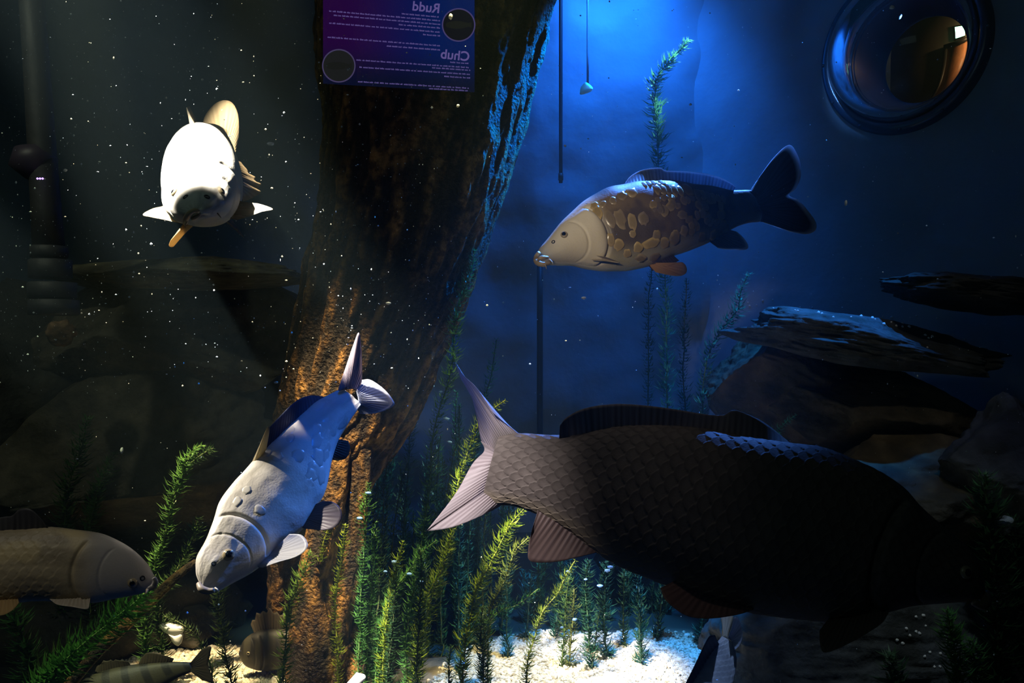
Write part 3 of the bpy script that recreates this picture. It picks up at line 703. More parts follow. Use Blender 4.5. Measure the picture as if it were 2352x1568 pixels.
f.fin('anal_fin', [(1236, 1170), (1280, 1195), (1330, 1235), (1375, 1262)], [(1222, 1215), (1213, 1262), (1220, 1289), (1276, 1290), (1320, 1281), (1369, 1269)], 14, 12, .002, (.16, .11, .10), (.06, .04, .04), Yb=1.27, Ye=1.26, mat_=FIN_DARK)
f.fin('pelvic_fin', [(1560, 1335, 1.22), (1620, 1365, 1.2), (1690, 1385, 1.19), (1732, 1392, 1.19)], [(1517, 1350, 1.17), (1530, 1379, 1.15), (1574, 1412, 1.14), (1626, 1420, 1.14), (1690, 1412, 1.15), (1730, 1400, 1.17)], 16, 12, .002, (.16, .10, .09), (.06, .035, .03), mat_=FIN_DARK, label='near pelvic fin')
f.fin('pelvic_fin', [(1580, 1345, 1.33), (1680, 1385, 1.33)], [(1528, 1372, 1.36), (1560, 1392, 1.37), (1640, 1402, 1.36)], 12, 10, .002, (.12, .09, .08), (.05, .04, .04), mat_=FIN_DARK)
f.fin('pectoral_fin', [(1916, 1412, 1.15), (1980, 1400, 1.14), (2045, 1384, 1.13)], [(1882, 1448, 1.12), (1884, 1480, 1.10), (1897, 1498, 1.09), (1956, 1474, 1.09), (2020, 1435, 1.1), (2040, 1410, 1.11)], 16, 12, .002, (.14, .11, .10), (.06, .045, .04), mat_=FIN_DARK, label='near pectoral fin')
f.fin('pectoral_fin', [(1960, 1400, 1.28), (2030, 1385, 1.28)], [(1975, 1440, 1.33), (2012, 1424, 1.34), (2036, 1400, 1.33)], 10, 10, .002, (.14, .11, .10), (.06, .045, .04), mat_=FIN_DARK)
f.eye(*f.px(2195, 1300), .009)
f.ring(*f.px(2232, 1318), .004)
f.lips([(2235, 1382, 1.17), (2256, 1390, 1.17), (2266, 1378, 1.18), (2268, 1362, 1.2)], .006, mat('dark_lip', color=(.1, .08, .06)))
f.barbel([(2225, 1380, 1.16), (2220, 1388, 1.15), (2212, 1396, 1.15)], .0025, mat('dark_barbel', color=(.1, .08, .06)))

# ---- mirror carp swimming left
f = Fish('carp', 'golden brown mirror carp with scattered large scales, swimming left against the blue wall', at(1490, 520, 1.92))
top = [(1231, 585), (1239, 571), (1260, 546), (1289, 510), (1316, 484), (1343, 460), (1379, 439), (1408, 427), (1438, 422), (1468, 418), (1513, 415), (1557, 417), (1602, 423), (1646, 430), (1682, 436), (1726, 438)]
bot = [(1231, 594), (1238, 603), (1251, 607), (1289, 609), (1319, 610), (1349, 617), (1393, 622), (1453, 620), (1483, 614), (1513, 602), (1557, 585), (1587, 573), (1626, 559), (1661, 536), (1691, 522), (1721, 511), (1745, 508)]
f.outline((1232, 592), (1738, 472), top, bot, 1.86, 2.0, WID, round_=.03)
def col_mir(T, PP, P):
    n = fbm(P * 22, 8, 4)[..., None]; cs = np.cos(PP)
    head = lerp((.46, .40, .30), (.58, .52, .42), sstep(-.2, .6, cs)[..., None])
    flank = lerp((.17, .12, .055), (.07, .052, .03), sstep(-.25, .25, n + .0))
    belly = np.array((.30, .27, .18))
    c = lerp(flank, belly, sstep(.35, .85, -cs)[..., None])
    c = lerp(head, c, sstep(.24, .32, T)[..., None])
    return lerp(c, c * .55, sstep(.68, .85, T)[..., None]) * (1 + .12 * n)
def d_mir(T, PP): return gill(T, PP, .235, .009, .0045, .055) + .001 * np.sin(T * 40) * sstep(.3, .4, T)
f.body(420, 220, col_mir, d_mir)
Rm = random.Random(11)
G1, G2, D1 = (.50, .36, .14), (.13, .09, .045), (.26, .20, .12)
rows = []
rows += [(u, v, 7, 9, 0) for u, v in ((1468, 430), (1479, 428), (1491, 426), (1500, 432), (1511, 425), (1519, 434))]
rows += [(1494 + 13.5 * k, 441 + .9 * k, 8.5, 15 + .4 * k, 0.25) for k in range(5)]
rows += [(1566, 440, 13, 18, .2), (1573, 462, 9, 9, 0)] + [(1590 + 12 * k, 452 + 2.2 * k, 7, 17 - k, .3) for k in range(6)]
rows += [(1356, 497, 10, 18, -.1), (1380, 512, 11, 25, -.2), (1402, 515, 13, 27, -.15), (1430, 522, 12, 19, 0), (1456, 514, 12, 17, 0), (1352, 480, 9, 9, 0), (1370, 478, 8, 8, 0), (1392, 470, 9, 10, 0), (1412, 458, 12, 12, 0), (1436, 450, 13, 12, 0)]
rows += [(1382, 560, 9, 17, 0), (1400, 572, 12, 14, 0), (1422, 590, 10, 10, 0), (1444, 578, 12, 12, 0), (1475, 568, 21, 12, .2), (1505, 566, 15, 14, 0), (1530, 556, 14, 15, 0), (1430, 548, 9, 9, 0), (1455, 600, 14, 8, 0), (1490, 596, 13, 9, 0)]
for k in range(46):
    rows.append((Rm.uniform(1478, 1668), Rm.uniform(462, 552), Rm.uniform(7, 12), Rm.uniform(8, 14), Rm.uniform(-.4, .4)))
for i, (u, v, a, b, tl) in enumerate(rows):
    t, ph = f.px(u, v); H = float(np.interp(t, f.tt, f.H))
    if not (.02 < math.cos(ph) + 1 < 1.97): continue
    s1 = max(.35, math.sin(ph)); gold = Rm.random()
    c2 = lerp(D1, (.62, .44, .15), gold * (1 if u < 1600 else .5)); f.plate(t, ph, a / f.L, b / H / s1, tl, lerp((.10, .075, .04), c2, .35), c2, .0020, i)
f.fin('dorsal_fin', [(1434, 426), (1468, 421), (1513, 418), (1557, 420), (1602, 426), (1646, 433), (1684, 439)],
      [(1436, 420), (1446, 407), (1461, 396), (1483, 388), (1515, 385), (1530, 392), (1572, 394), (1617, 398), (1652, 406), (1676, 417), (1690, 428)], 34, 10, .0014, (.20, .24, .30), (.08, .10, .13), Yb=1.94, wave=.003, rimc=(.8, .85, .9))
f.fin('tail_fin', [(1722, 439), (1738, 455), (1744, 475), (1750, 492), (1748, 509)],
      [(1724, 437, 1.99), (1751, 397, 2.0), (1780, 359, 2.02), (1812, 333, 2.04), (1831, 356, 2.05), (1839, 385, 2.05), (1837, 412, 2.04), (1826, 434, 2.03), (1812, 449, 2.02), (1834, 460, 2.04), (1855, 484, 2.05), (1873, 510, 2.06), (1873, 527, 2.06), (1857, 537, 2.05), (1825, 534, 2.03), (1795, 525, 2.01), (1752, 510, 1.99)], 34, 16, .0014, (.10, .085, .07), (.05, .04, .035), Yb=1.98, Ye=2.03, rimc=(.8, .85, .9))
f.fin('anal_fin', [(1626, 555), (1645, 545), (1668, 530)], [(1650, 570), (1676, 573), (1712, 573), (1718, 564), (1706, 545), (1692, 532)], 12, 10, .0014, (.10, .10, .12), (.05, .05, .06), Yb=1.96, rimc=(.8, .85, .9))
f.fin('pelvic_fin', [(1488, 608, 1.90), (1515, 600, 1.88), (1545, 590, 1.87)], [(1498, 622, 1.88), (1520, 616, 1.86), (1545, 606, 1.85), (1560, 598, 1.85)], 12, 10, .0014, (.10, .07, .05), (.05, .035, .03))
f.fin('pelvic_fin', [(1492, 612, 1.87), (1506, 610, 1.86)], [(1506, 625, 1.84), (1545, 633, 1.82), (1569, 632, 1.81), (1578, 619, 1.81), (1566, 602, 1.82), (1530, 612, 1.84)], 14, 10, .0014, (.62, .36, .16), (.45, .24, .10), label='orange lit pelvic fin')
f.fin('pectoral_fin', [(1362, 588, 1.80), (1357, 597, 1.80)], [(1392, 590, 1.78), (1415, 598, 1.79), (1424, 604, 1.80), (1390, 600, 1.79), (1362, 598, 1.79)], 8, 10, .0018, (.55, .48, .36), (.35, .28, .2), label='pale pectoral fin folded back')
f.eye(*f.px(1285, 546), .0075)
f.ring(*f.px(1263, 560), .0032)
f.lips([(1262, 604, 1.82), (1246, 607, 1.81), (1234, 602, 1.82), (1231, 592, 1.84), (1238, 580, 1.83)], .0055)
f.lips([(1258, 591, 1.81), (1244, 592, 1.80), (1236, 597, 1.81)], .004)
f.barbel([(1252, 606, 1.81), (1254, 612, 1.80), (1255, 618, 1.80)], .0022)
f.barbel([(1262, 596, 1.80), (1268, 601, 1.79), (1270, 607, 1.79)], .0018)

# ---- carp diving to the lower left
f = Fish('carp', 'pale carp diving head down at left of centre, tail end lit blue', at(640, 1130, 1.62))
top = [(463, 1352), (452, 1325), (449, 1305), (451, 1279), (469, 1246), (487, 1201), (506, 1152), (534, 1111), (579, 1062), (606, 1034), (632, 1009), (673, 969), (726, 924), (762, 903), (782, 893)]
bot = [(470, 1357), (490, 1358), (502, 1356), (542, 1334), (583, 1311), (608, 1292), (640, 1262), (665, 1242), (698, 1209), (722, 1172), (747, 1128), (763, 1055), (779, 1009), (802, 969), (822, 938)]
f.outline((462, 1350), (806, 912), top, bot, 1.50, 1.82, WID, round_=.04, wmul=1.05)
def col_div(T, PP, P):
    n = fbm(P * 18, 18, 4)[..., None]; cs = np.cos(PP)[..., None]
    c = lerp((.58, .54, .46), (.46, .42, .35), sstep(-.2, .3, n)); c = lerp(c, (.62, .60, .54), sstep(.5, .9, -cs))
    return c * (1 + .1 * n)
def d_div(T, PP): return gill(T, PP, .26, .009, .0032, .05) + .0022 * fbm(np.stack([T * 9, np.cos(PP) * 2, np.sin(PP) * 2], -1), 5, 3)
f.body(420, 220, col_div, d_div)
Rm = random.Random(5)
for i in range(26):
    t = Rm.uniform(.52, .90); ph = Rm.choice((Rm.uniform(1.7, 2.5), Rm.uniform(.5, 1.0), Rm.uniform(1.0, 2.3)))
    H = float(np.interp(t, f.tt, f.H)); a = Rm.uniform(13, 20)
    c1 = lerp((.46, .43, .37), (.54, .50, .44), Rm.random()); f.plate(t, ph, a / f.L, a / H, Rm.uniform(-.4, .4), c1, lerp(c1, (.3, .28, .25), .4), .0004, i)
for (u, v) in ((562, 1140), (541, 1165), (590, 1190)):
    t, ph = f.px(u, v); H = float(np.interp(t, f.tt, f.H)); f.plate(t, ph, 12 / f.L, 13 / H, .3, (.53, .50, .43), (.42, .39, .33), .0003, int(u))
f.fin('dorsal_fin', [(581, 1068, 1.60), (600, 1046, 1.61)], [(612, 984, 1.57), (617, 978, 1.57), (619, 990, 1.575), (612, 1030, 1.6)], 6, 12, .0028, (.62, .55, .36), (.5, .42, .26), label='stiff pale leading spine of the dorsal fin')
f.fin('dorsal_fin', [(598, 1046, 1.61), (632, 1014, 1.63), (673, 973, 1.67), (726, 928, 1.72), (746, 916, 1.74)],
      [(612, 990, 1.61), (640, 962, 1.63), (668, 928, 1.66), (690, 914, 1.69), (718, 908, 1.72), (742, 910, 1.74)], 22, 10, .0014, (.16, .17, .22), (.07, .08, .11), wave=.004)
f.fin('tail_fin', [(778, 897, 1.80), (795, 893, 1.81), (812, 893, 1.82), (822, 897, 1.82)],
      [(777, 893, 1.80), (795, 840, 1.80), (812, 790, 1.79), (824, 763, 1.78), (830, 800, 1.80), (832, 845, 1.82), (831, 875, 1.83), (824, 895, 1.84)], 16, 16, .0018, (.50, .42, .44), (.28, .22, .24), label='upper tail lobe standing upright')
f.fin('tail_fin', [(818, 897, 1.82), (823, 915, 1.82), (823, 940, 1.82)],
      [(832, 872, 1.84), (850, 872, 1.85), (881, 893, 1.86), (904, 922, 1.87), (900, 934, 1.87), (877, 945, 1.86), (850, 950, 1.85), (826, 950, 1.83)], 18, 14, .0018, (.42, .44, .52), (.2, .22, .3), label='lower tail lobe with a pale edge', rimc=(.75, .72, .75))
f.fin('pectoral_fin', [(596, 1304, 1.47), (612, 1288, 1.47), (640, 1262, 1.5)], [(603, 1303, 1.45), (640, 1290, 1.42), (680, 1278, 1.41), (703, 1262, 1.41), (706, 1245, 1.42), (692, 1228, 1.44), (665, 1226, 1.46)], 16, 12, .0018, (.55, .55, .58), (.34, .34, .38), label='near pectoral fin spread to the right')
f.fin('pelvic_fin', [(696, 1214, 1.56), (715, 1184, 1.57), (726, 1164, 1.58)], [(702, 1214, 1.55), (740, 1217, 1.53), (768, 1211, 1.52), (784, 1192, 1.52), (782, 1168, 1.53), (766, 1153, 1.55), (742, 1150, 1.57)], 16, 12, .0016, (.24, .2, .24), (.10, .08, .1), label='near pelvic fin, dark and rounded')
f.fin('anal_fin', [(765, 1058, 1.7), (782, 1012, 1.72)], [(775, 1058, 1.72), (795, 1052, 1.73), (804, 1030, 1.74), (800, 1012, 1.74)], 10, 8, .0016, (.08, .07, .06), (.04, .03, .03))
f.eye(*f.px(521, 1288), .0105, .2)
f.ring(*f.px(488, 1305), .0035)
f.lips([(456, 1340, 1.49), (463, 1352, 1.48), (478, 1357, 1.48), (492, 1355, 1.48)], .0055, mat('brown_lip', color=(.25, .2, .14)))
f.barbel([(494, 1350, 1.46), (500, 1354, 1.455), (503, 1362, 1.455)], .0018, mat('pale_barbel', color=(.4, .36, .28)))

# ---- carp at the left edge swimming right
f = Fish('carp', 'grey olive carp entering from the left edge, swimming right', at(100, 1300, 1.5))
top = [(358, 1328), (352, 1313), (328, 1285), (300, 1260), (268, 1241), (232, 1226), (191, 1219), (137, 1214), (109, 1212), (55, 1216), (0, 1219), (-120, 1235), (-240, 1262), (-330, 1280)]
bot = [(358, 1338), (352, 1350), (328, 1361), (273, 1372), (205, 1383), (109, 1376), (44, 1380), (0, 1380), (-120, 1372), (-240, 1345), (-330, 1325)]
f.outline((358, 1333), (-330, 1302), top, bot, 1.52, 1.48, WID, round_=.035)
def col_left(T, PP, P):
    n = fbm(P * [9, 30, 40], 28, 4)[..., None]; cs = np.cos(PP)[..., None]
    c = lerp((.36, .30, .19), (.23, .19, .12), sstep(-.3, .3, n))
    c = lerp(c, (.50, .40, .20), sstep(.15, .5, fbm(P * [16, 30, 16], 33, 2)[..., None]) * .6)
    c = lerp((.34, .32, .30), c, sstep(.16, .26, T)[..., None])
    return lerp(c, (.48, .42, .32), sstep(.75, 1, -cs))
f.body(340, 180, col_left, lambda T, PP: gill(T, PP, .215, .008, .003, .04) + .0012 * imbricate(T * 26, PP / 6.2832 * 30) * sstep(.27, .32, T))
f.fin('dorsal_fin', [(112, 1216), (55, 1219), (0, 1222), (-150, 1245)], [(105, 1205), (92, 1186), (73, 1169), (47, 1168), (27, 1184), (0, 1188), (-120, 1212), (-165, 1240)], 20, 10, .0016, (.10, .10, .11), (.05, .05, .06), Yb=1.5, wave=.003)
f.fin('pectoral_fin', [(208, 1374, 1.44), (160, 1374, 1.44), (120, 1370, 1.45)], [(206, 1384, 1.42), (200, 1398, 1.41), (165, 1393, 1.41), (132, 1388, 1.42), (114, 1376, 1.43)], 12, 8, .0018, (.62, .55, .45), (.45, .38, .28), label='pale pectoral fin')
f.fin('pelvic_fin', [(40, 1374, 1.45), (-40, 1374, 1.45)], [(44, 1384, 1.43), (27, 1402, 1.41), (0, 1413, 1.41), (-40, 1405, 1.42), (-60, 1385, 1.43)], 12, 8, .0018, (.55, .38, .18), (.4, .26, .12), label='orange brown pelvic fin')
f.fin('tail_fin', [(-325, 1283), (-332, 1302), (-325, 1323)], [(-380, 1215), (-430, 1190), (-425, 1250), (-400, 1300), (-430, 1360), (-425, 1410), (-380, 1380)], 18, 10, .0016, (.2, .18, .15), (.1, .09, .08), Yb=1.48)
f.eye(*f.px(314, 1330), .008)
f.ring(*f.px(334, 1322), .0035)
f.lips([(353, 1326, 1.49), (357, 1335, 1.49), (352, 1346, 1.49), (340, 1353, 1.48)], .0045, mat('grey_lip', color=(.16, .15, .14)))
f.barbel([(338, 1354, 1.45), (336, 1361, 1.44), (330, 1366, 1.44)], .0022)

# ---- carp facing us, under the white lamp
f = Fish('carp', 'brilliantly lit white carp swimming straight towards the viewer at upper left', at(462, 400, 1.85))
st = [(446, 484, 1.455, 0, -5, 0, 8, 0, 0), (448, 480, 1.462, 0, -20, 0, 26, 0, 0), (453, 470, 1.50, 0, -38, 0, 50, 0, 0), (458, 450, 1.60, 0, -66, 0, 74, 0, 0), (462, 422, 1.74, -3, -98, 0, 90, 2, 0),
      (463, 404, 1.88, -6, -118, 0, 93, 3, 0), (466, 394, 1.99, -8, -112, 0, 89, 4, 0), (476, 375, 2.10, -8, -92, 0, 72, 4, 0), (492, 350, 2.20, -5, -66, 0, 46, 3, 0), (508, 335, 2.28, 0, -44, 0, 18, 2, 0), (516, 330, 2.33, 2, -36, 0, 7, 1, 0)]
f.stations(st)
def col_w(T, PP, P):
    n = fbm(P * 24, 4, 4)[..., None]; cs = np.cos(PP)[..., None]
    c = lerp((.72, .69, .60), (.55, .50, .40), sstep(-.1, .4, n)); return lerp(c, (.5, .48, .4), sstep(.4, .9, -cs))
f.body(260, 200, col_w, lambda T, PP: gill(T, PP, .36, .014, .006, .05) - .006 * np.exp(-((T - .085) / .025) ** 2) * sstep(.5, .9, np.cos(PP - math.pi)) + .002 * fbm(np.stack([T * 8, np.cos(PP) * 2, np.sin(PP) * 2], -1), 6, 3))
f.eye(.225, -1.15, .0075, .2); f.eye(.225, 1.1, .0075, .2)
f.ring(.13, -.7, .004); f.ring(.13, .7, .004)
f.fin('dorsal_fin', [(444, 292, 1.88), (452, 292, 1.98), (462, 300, 2.1)], [(428, 247, 1.90), (434, 244, 1.93), (438, 250, 1.98), (452, 280, 2.12)], 8, 12, .004, (.7, .62, .45), (.55, .46, .32), label='dorsal fin seen edge-on')
f.fin('tail_fin', [(490, 335, 2.28), (505, 318, 2.3), (525, 325, 2.32), (540, 350, 2.3)], [(465, 290, 2.38), (472, 262, 2.42), (490, 240, 2.45), (512, 232, 2.46), (532, 240, 2.46), (546, 268, 2.44), (550, 305, 2.4), (544, 345, 2.36)], 18, 14, .0022, (.50, .47, .42), (.38, .34, .3), wave=.006, label='rounded upper tail lobe')
f.fin('tail_fin', [(535, 365, 2.25), (548, 400, 2.25), (548, 445, 2.25)], [(553, 372, 2.32), (572, 388, 2.34), (576, 398, 2.34), (588, 406, 2.35), (584, 416, 2.34), (595, 424, 2.35), (588, 434, 2.34), (598, 442, 2.34), (580, 456, 2.32), (560, 462, 2.3)], 14, 10, .002, (.36, .32, .28), (.2, .17, .15), wave=.006, label='rippled lower tail lobe')
f.fin('pectoral_fin', [(398, 468, 1.72), (412, 492, 1.70), (425, 508, 1.69)], [(372, 474, 1.72), (348, 480, 1.71), (328, 493, 1.70), (350, 499, 1.68), (385, 506, 1.67), (416, 514, 1.67)], 12, 12, .0022, (.62, .50, .28), (.5, .38, .18), label='pectoral fin spread left')
f.fin('pectoral_fin', [(540, 460, 1.74), (534, 480, 1.72), (522, 498, 1.70)], [(560, 464, 1.72), (595, 468, 1.70), (627, 480, 1.69), (602, 486, 1.68), (575, 496, 1.68), (545, 505, 1.68)], 12, 12, .0022, (.5, .46, .38), (.32, .28, .22), label='pectoral fin spread right')
f.fin('pelvic_fin', [(428, 512, 1.85), (440, 516, 1.9)], [(392, 552, 1.86), (388, 564, 1.88), (398, 566, 1.9), (414, 546, 1.92)], 8, 12, .0028, (.7, .5, .22), (.55, .38, .16), label='pelvic fin hanging left')
f.fin('pelvic_fin', [(518, 506, 1.85), (524, 500, 1.92)], [(546, 526, 1.86), (560, 546, 1.88), (553, 532, 1.92), (538, 512, 1.94)], 8, 10, .0022, (.4, .4, .42), (.28, .28, .3), label='pelvic fin hanging right')
f.lips([(457, 486, 1.44), (446, 483, 1.435), (434, 491, 1.44), (427, 503, 1.46), (425, 513, 1.49)], .0045)
f.lips([(459, 490, 1.45), (452, 496, 1.445), (441, 502, 1.45)], .004)
f.barbel([(428, 507, 1.46), (425, 516, 1.455), (427, 524, 1.455)], .003); f.barbel([(440, 470, 1.47), (436, 466, 1.465), (435, 474, 1.46)], .003)
f.barbel([(480, 478, 1.50), (496, 486, 1.50), (508, 500, 1.50)], .0022)

# ---- fish at the bottom edge swimming down
f = Fish('fish', 'bluish fish diving out of the bottom edge, forked tail up, beneath the dark carp', at(1640, 1560, 2.3))
top = [(1500, 1720), (1520, 1680), (1552, 1625), (1585, 1575), (1606, 1540), (1628, 1505), (1645, 1480), (1656, 1466)]
bot = [(1530, 1740), (1580, 1720), (1640, 1665), (1668, 1610), (1682, 1565), (1690, 1525), (1688, 1498), (1682, 1472)]
f.outline((1508, 1735), (1669, 1468), top, bot, 2.20, 2.36, WID, round_=.05)
f.body(160, 90, lambda T, PP, P: lerp((.42, .44, .48), (.30, .32, .36), sstep(-.2, .3, fbm(P * 20, 8, 3)[..., None])), lambda T, PP: .0015 * imbricate(T * 22, PP / 6.2832 * 22))
f.fin('dorsal_fin', [(1650, 1478), (1628, 1508), (1606, 1545), (1585, 1580), (1560, 1620)], [(1642, 1458), (1628, 1462), (1612, 1492), (1594, 1530), (1578, 1562), (1556, 1604)], 16, 8, .0016, (.07, .07, .09), (.03, .03, .04), Yb=2.32, Ye=2.28)
f.fin('tail_fin', [(1658, 1468), (1664, 1464), (1671, 1464)], [(1658, 1448), (1660, 1428), (1656, 1416), (1666, 1412), (1684, 1415), (1682, 1435), (1674, 1458)], 12, 10, .0018, (.60, .56, .46), (.42, .38, .3), Yb=2.36, Ye=2.4, label='grey left tail lobe')
f.fin('tail_fin', [(1674, 1464), (1680, 1470), (1683, 1476)], [(1681, 1440), (1686, 1418), (1696, 1420), (1704, 1442), (1705, 1465), (1698, 1482), (1688, 1492)], 12, 10, .0018, (.5, .55, .66), (.3, .34, .44), Yb=2.36, Ye=2.32, label='blue-white right tail lobe')
f.eye(*f.px(1545, 1690), .007)

# ---- two dim perch near the bed
def perch(label, A, B, top, bot, Y, dorsal, extra, seed):
    f = Fish('perch', label, at((A[0] + B[0]) / 2, (A[1] + B[1]) / 2, Y))
    f.outline(A, B, top, bot, Y, Y + .05, WID, round_=.05)
    def col(T, PP, P):
        s = sstep(.1, .6, np.sin(T * 46 + 1.2 * fbm(P * 10, seed, 2)))[..., None] * sstep(-.6, .1, np.cos(PP))[..., None]
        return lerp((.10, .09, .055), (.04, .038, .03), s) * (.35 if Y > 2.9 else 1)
    f.body(180, 100, col, lambda T, PP: gill(T, PP, .24, .012, .003, .04))
    f.fin('dorsal_fin', dorsal[0], dorsal[1], 14, 8, .0014, (.18, .15, .10), (.07, .06, .05), Yb=Y + .02, ragged=.3, seed=seed)
    for nm, b, e in extra: f.fin(nm, b, e, 12, 8, .0014, (.2, .16, .10), (.1, .08, .06), Yb=Y + .03)
    f.eye(*f.px(A[0] + .12 * (B[0] - A[0]), A[1] + .12 * (B[1] - A[1]) - 6), .006)
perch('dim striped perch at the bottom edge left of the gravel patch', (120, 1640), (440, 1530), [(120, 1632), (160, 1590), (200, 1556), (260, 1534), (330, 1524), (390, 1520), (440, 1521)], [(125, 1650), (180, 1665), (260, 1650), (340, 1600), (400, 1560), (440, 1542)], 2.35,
      ([(215, 1552), (260, 1536), (300, 1528)], [(222, 1530), (236, 1516), (262, 1513), (292, 1516)]),
      [('soft_dorsal_fin', [(318, 1526), (360, 1523), (395, 1521)], [(325, 1510), (340, 1498), (370, 1502), (400, 1512)]), ('tail_fin', [(436, 1523), (440, 1532), (438, 1541)], [(462, 1492), (485, 1485), (478, 1525), (488, 1565), (465, 1562)])], 3)
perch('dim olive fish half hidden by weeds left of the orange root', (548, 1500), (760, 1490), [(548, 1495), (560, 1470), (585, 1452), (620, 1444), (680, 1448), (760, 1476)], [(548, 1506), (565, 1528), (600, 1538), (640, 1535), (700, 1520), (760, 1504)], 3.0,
      ([(585, 1456), (620, 1448), (660, 1450)], [(572, 1425), (588, 1405), (615, 1393), (645, 1400), (668, 1425)]),
      [('tail_fin', [(755, 1478), (760, 1490), (755, 1502)], [(785, 1450), (800, 1455), (792, 1490), (802, 1525), (785, 1530)])], 4)

# ------------------------------------------------------------------ water weeds
def weed(label, pts, w, c1, c2, name='waterweed', leaf=22, step=6.5, per=9, ground=True, seed=0, dense=1.0, up=.55, group=None):
    """pts: (u, v, Y) from tip to root; whorls of narrow leaves along a stem"""
    P = [at(*p) for p in pts]
    if ground:
        b = P[-1].copy(); fz = float(floor_h(np.array(b[0]), np.array(b[1]))) - .01
        if b[2] > fz + .03:
            P.append(np.array([b[0] + .01, b[1], (b[2] + fz) / 2])); P.append(np.array([b[0], b[1], fz]))
    P = np.array(P); Ym = np.mean([p[2] for p in pts]); pxm = Ym / F
    Ltot = np.linalg.norm(np.diff(P, axis=0), axis=1).sum(); n = max(8, int(Ltot / (step * pxm)))
    C = resample(P, n); r = np.random.default_rng(seed + 100)
    C = C + .35 * leaf * pxm * .25 * np.stack([vnoise(np.stack([np.arange(n) * .16, np.full(n, k * 9.1), np.full(n, seed * 1.0)], -1), 3) for k in range(3)], -1)
    T = unit(np.gradient(C, axis=0)) * -1.0            # towards the tip
    base = P[-1].copy()
    t = thing(name, base, label, 'water plant', group)
    V, Fc = tube(C, np.linspace(.9, 1.6, n) * pxm * 1.3, 6)
    obj('stem', V, Fc, STEM, t, colors=np.tile(lerp(c1, (.12, .08, .03), .4), (len(V), 1)), origin=base)
    ks = np.repeat(np.arange(n), per); N = len(ks); ks = ks[r.uniform(size=N) < dense]; N = len(ks)
    a = r.uniform(0, 2 * math.pi, N); A = unit(np.cross(T, [0.1, .3, 1.0] if abs(T[0][2]) < .9 else [0.1, 1, .2])); B = np.cross(T, A)
    taper = np.clip(.45 + (ks / n) * 6, 0, 1)           # short young leaves at the tip
    L = w * pxm * r.uniform(.35, 1.2, N) * taper * r.uniform(.7, 1.15, n)[ks]
    D = A[ks] * np.cos(a)[:, None] + B[ks] * np.sin(a)[:, None]
    lift = up * r.uniform(.4, 1.6, N)
    p0 = C[ks]; p1 = p0 + L[:, None] * .5 * unit(D + T[ks] * (lift * .4)[:, None]); p2 = p1 + L[:, None] * .5 * unit(D + T[ks] * (lift * 2.0)[:, None])
    sidev = unit(np.cross(D, T[ks])); hw = (L * r.uniform(.05, .085, N))[:, None]
    V = np.stack([p0 - sidev * hw * .6, p0 + sidev * hw * .6, p1 - sidev * hw, p1 + sidev * hw, p2], 1).reshape(-1, 3)
    o = (np.arange(N) * 5)[:, None]; Fc = np.vstack([o + [0, 1, 3], o + [0, 3, 2], o + [2, 3, 4]])
    mixf = r.uniform(0, 1, (N, 1)); c = lerp(c1, c2, mixf)
    tipw = np.clip(1 - ks / n * 5, 0, 1)[:, None]; c = c * (1 + .5 * tipw)
    tag(obj('foliage', V, Fc, LEAF, t, colors=np.repeat(c, 5, 0), smooth=False, origin=base), kind='stuff')
    return t
YG = ((.30, .36, .03), (.14, .24, .02)); GR = ((.10, .26, .06), (.05, .15, .03)); TL = ((.16, .42, .24), (.08, .26, .16)); DG = ((.05, .11, .04), (.03, .07, .025))
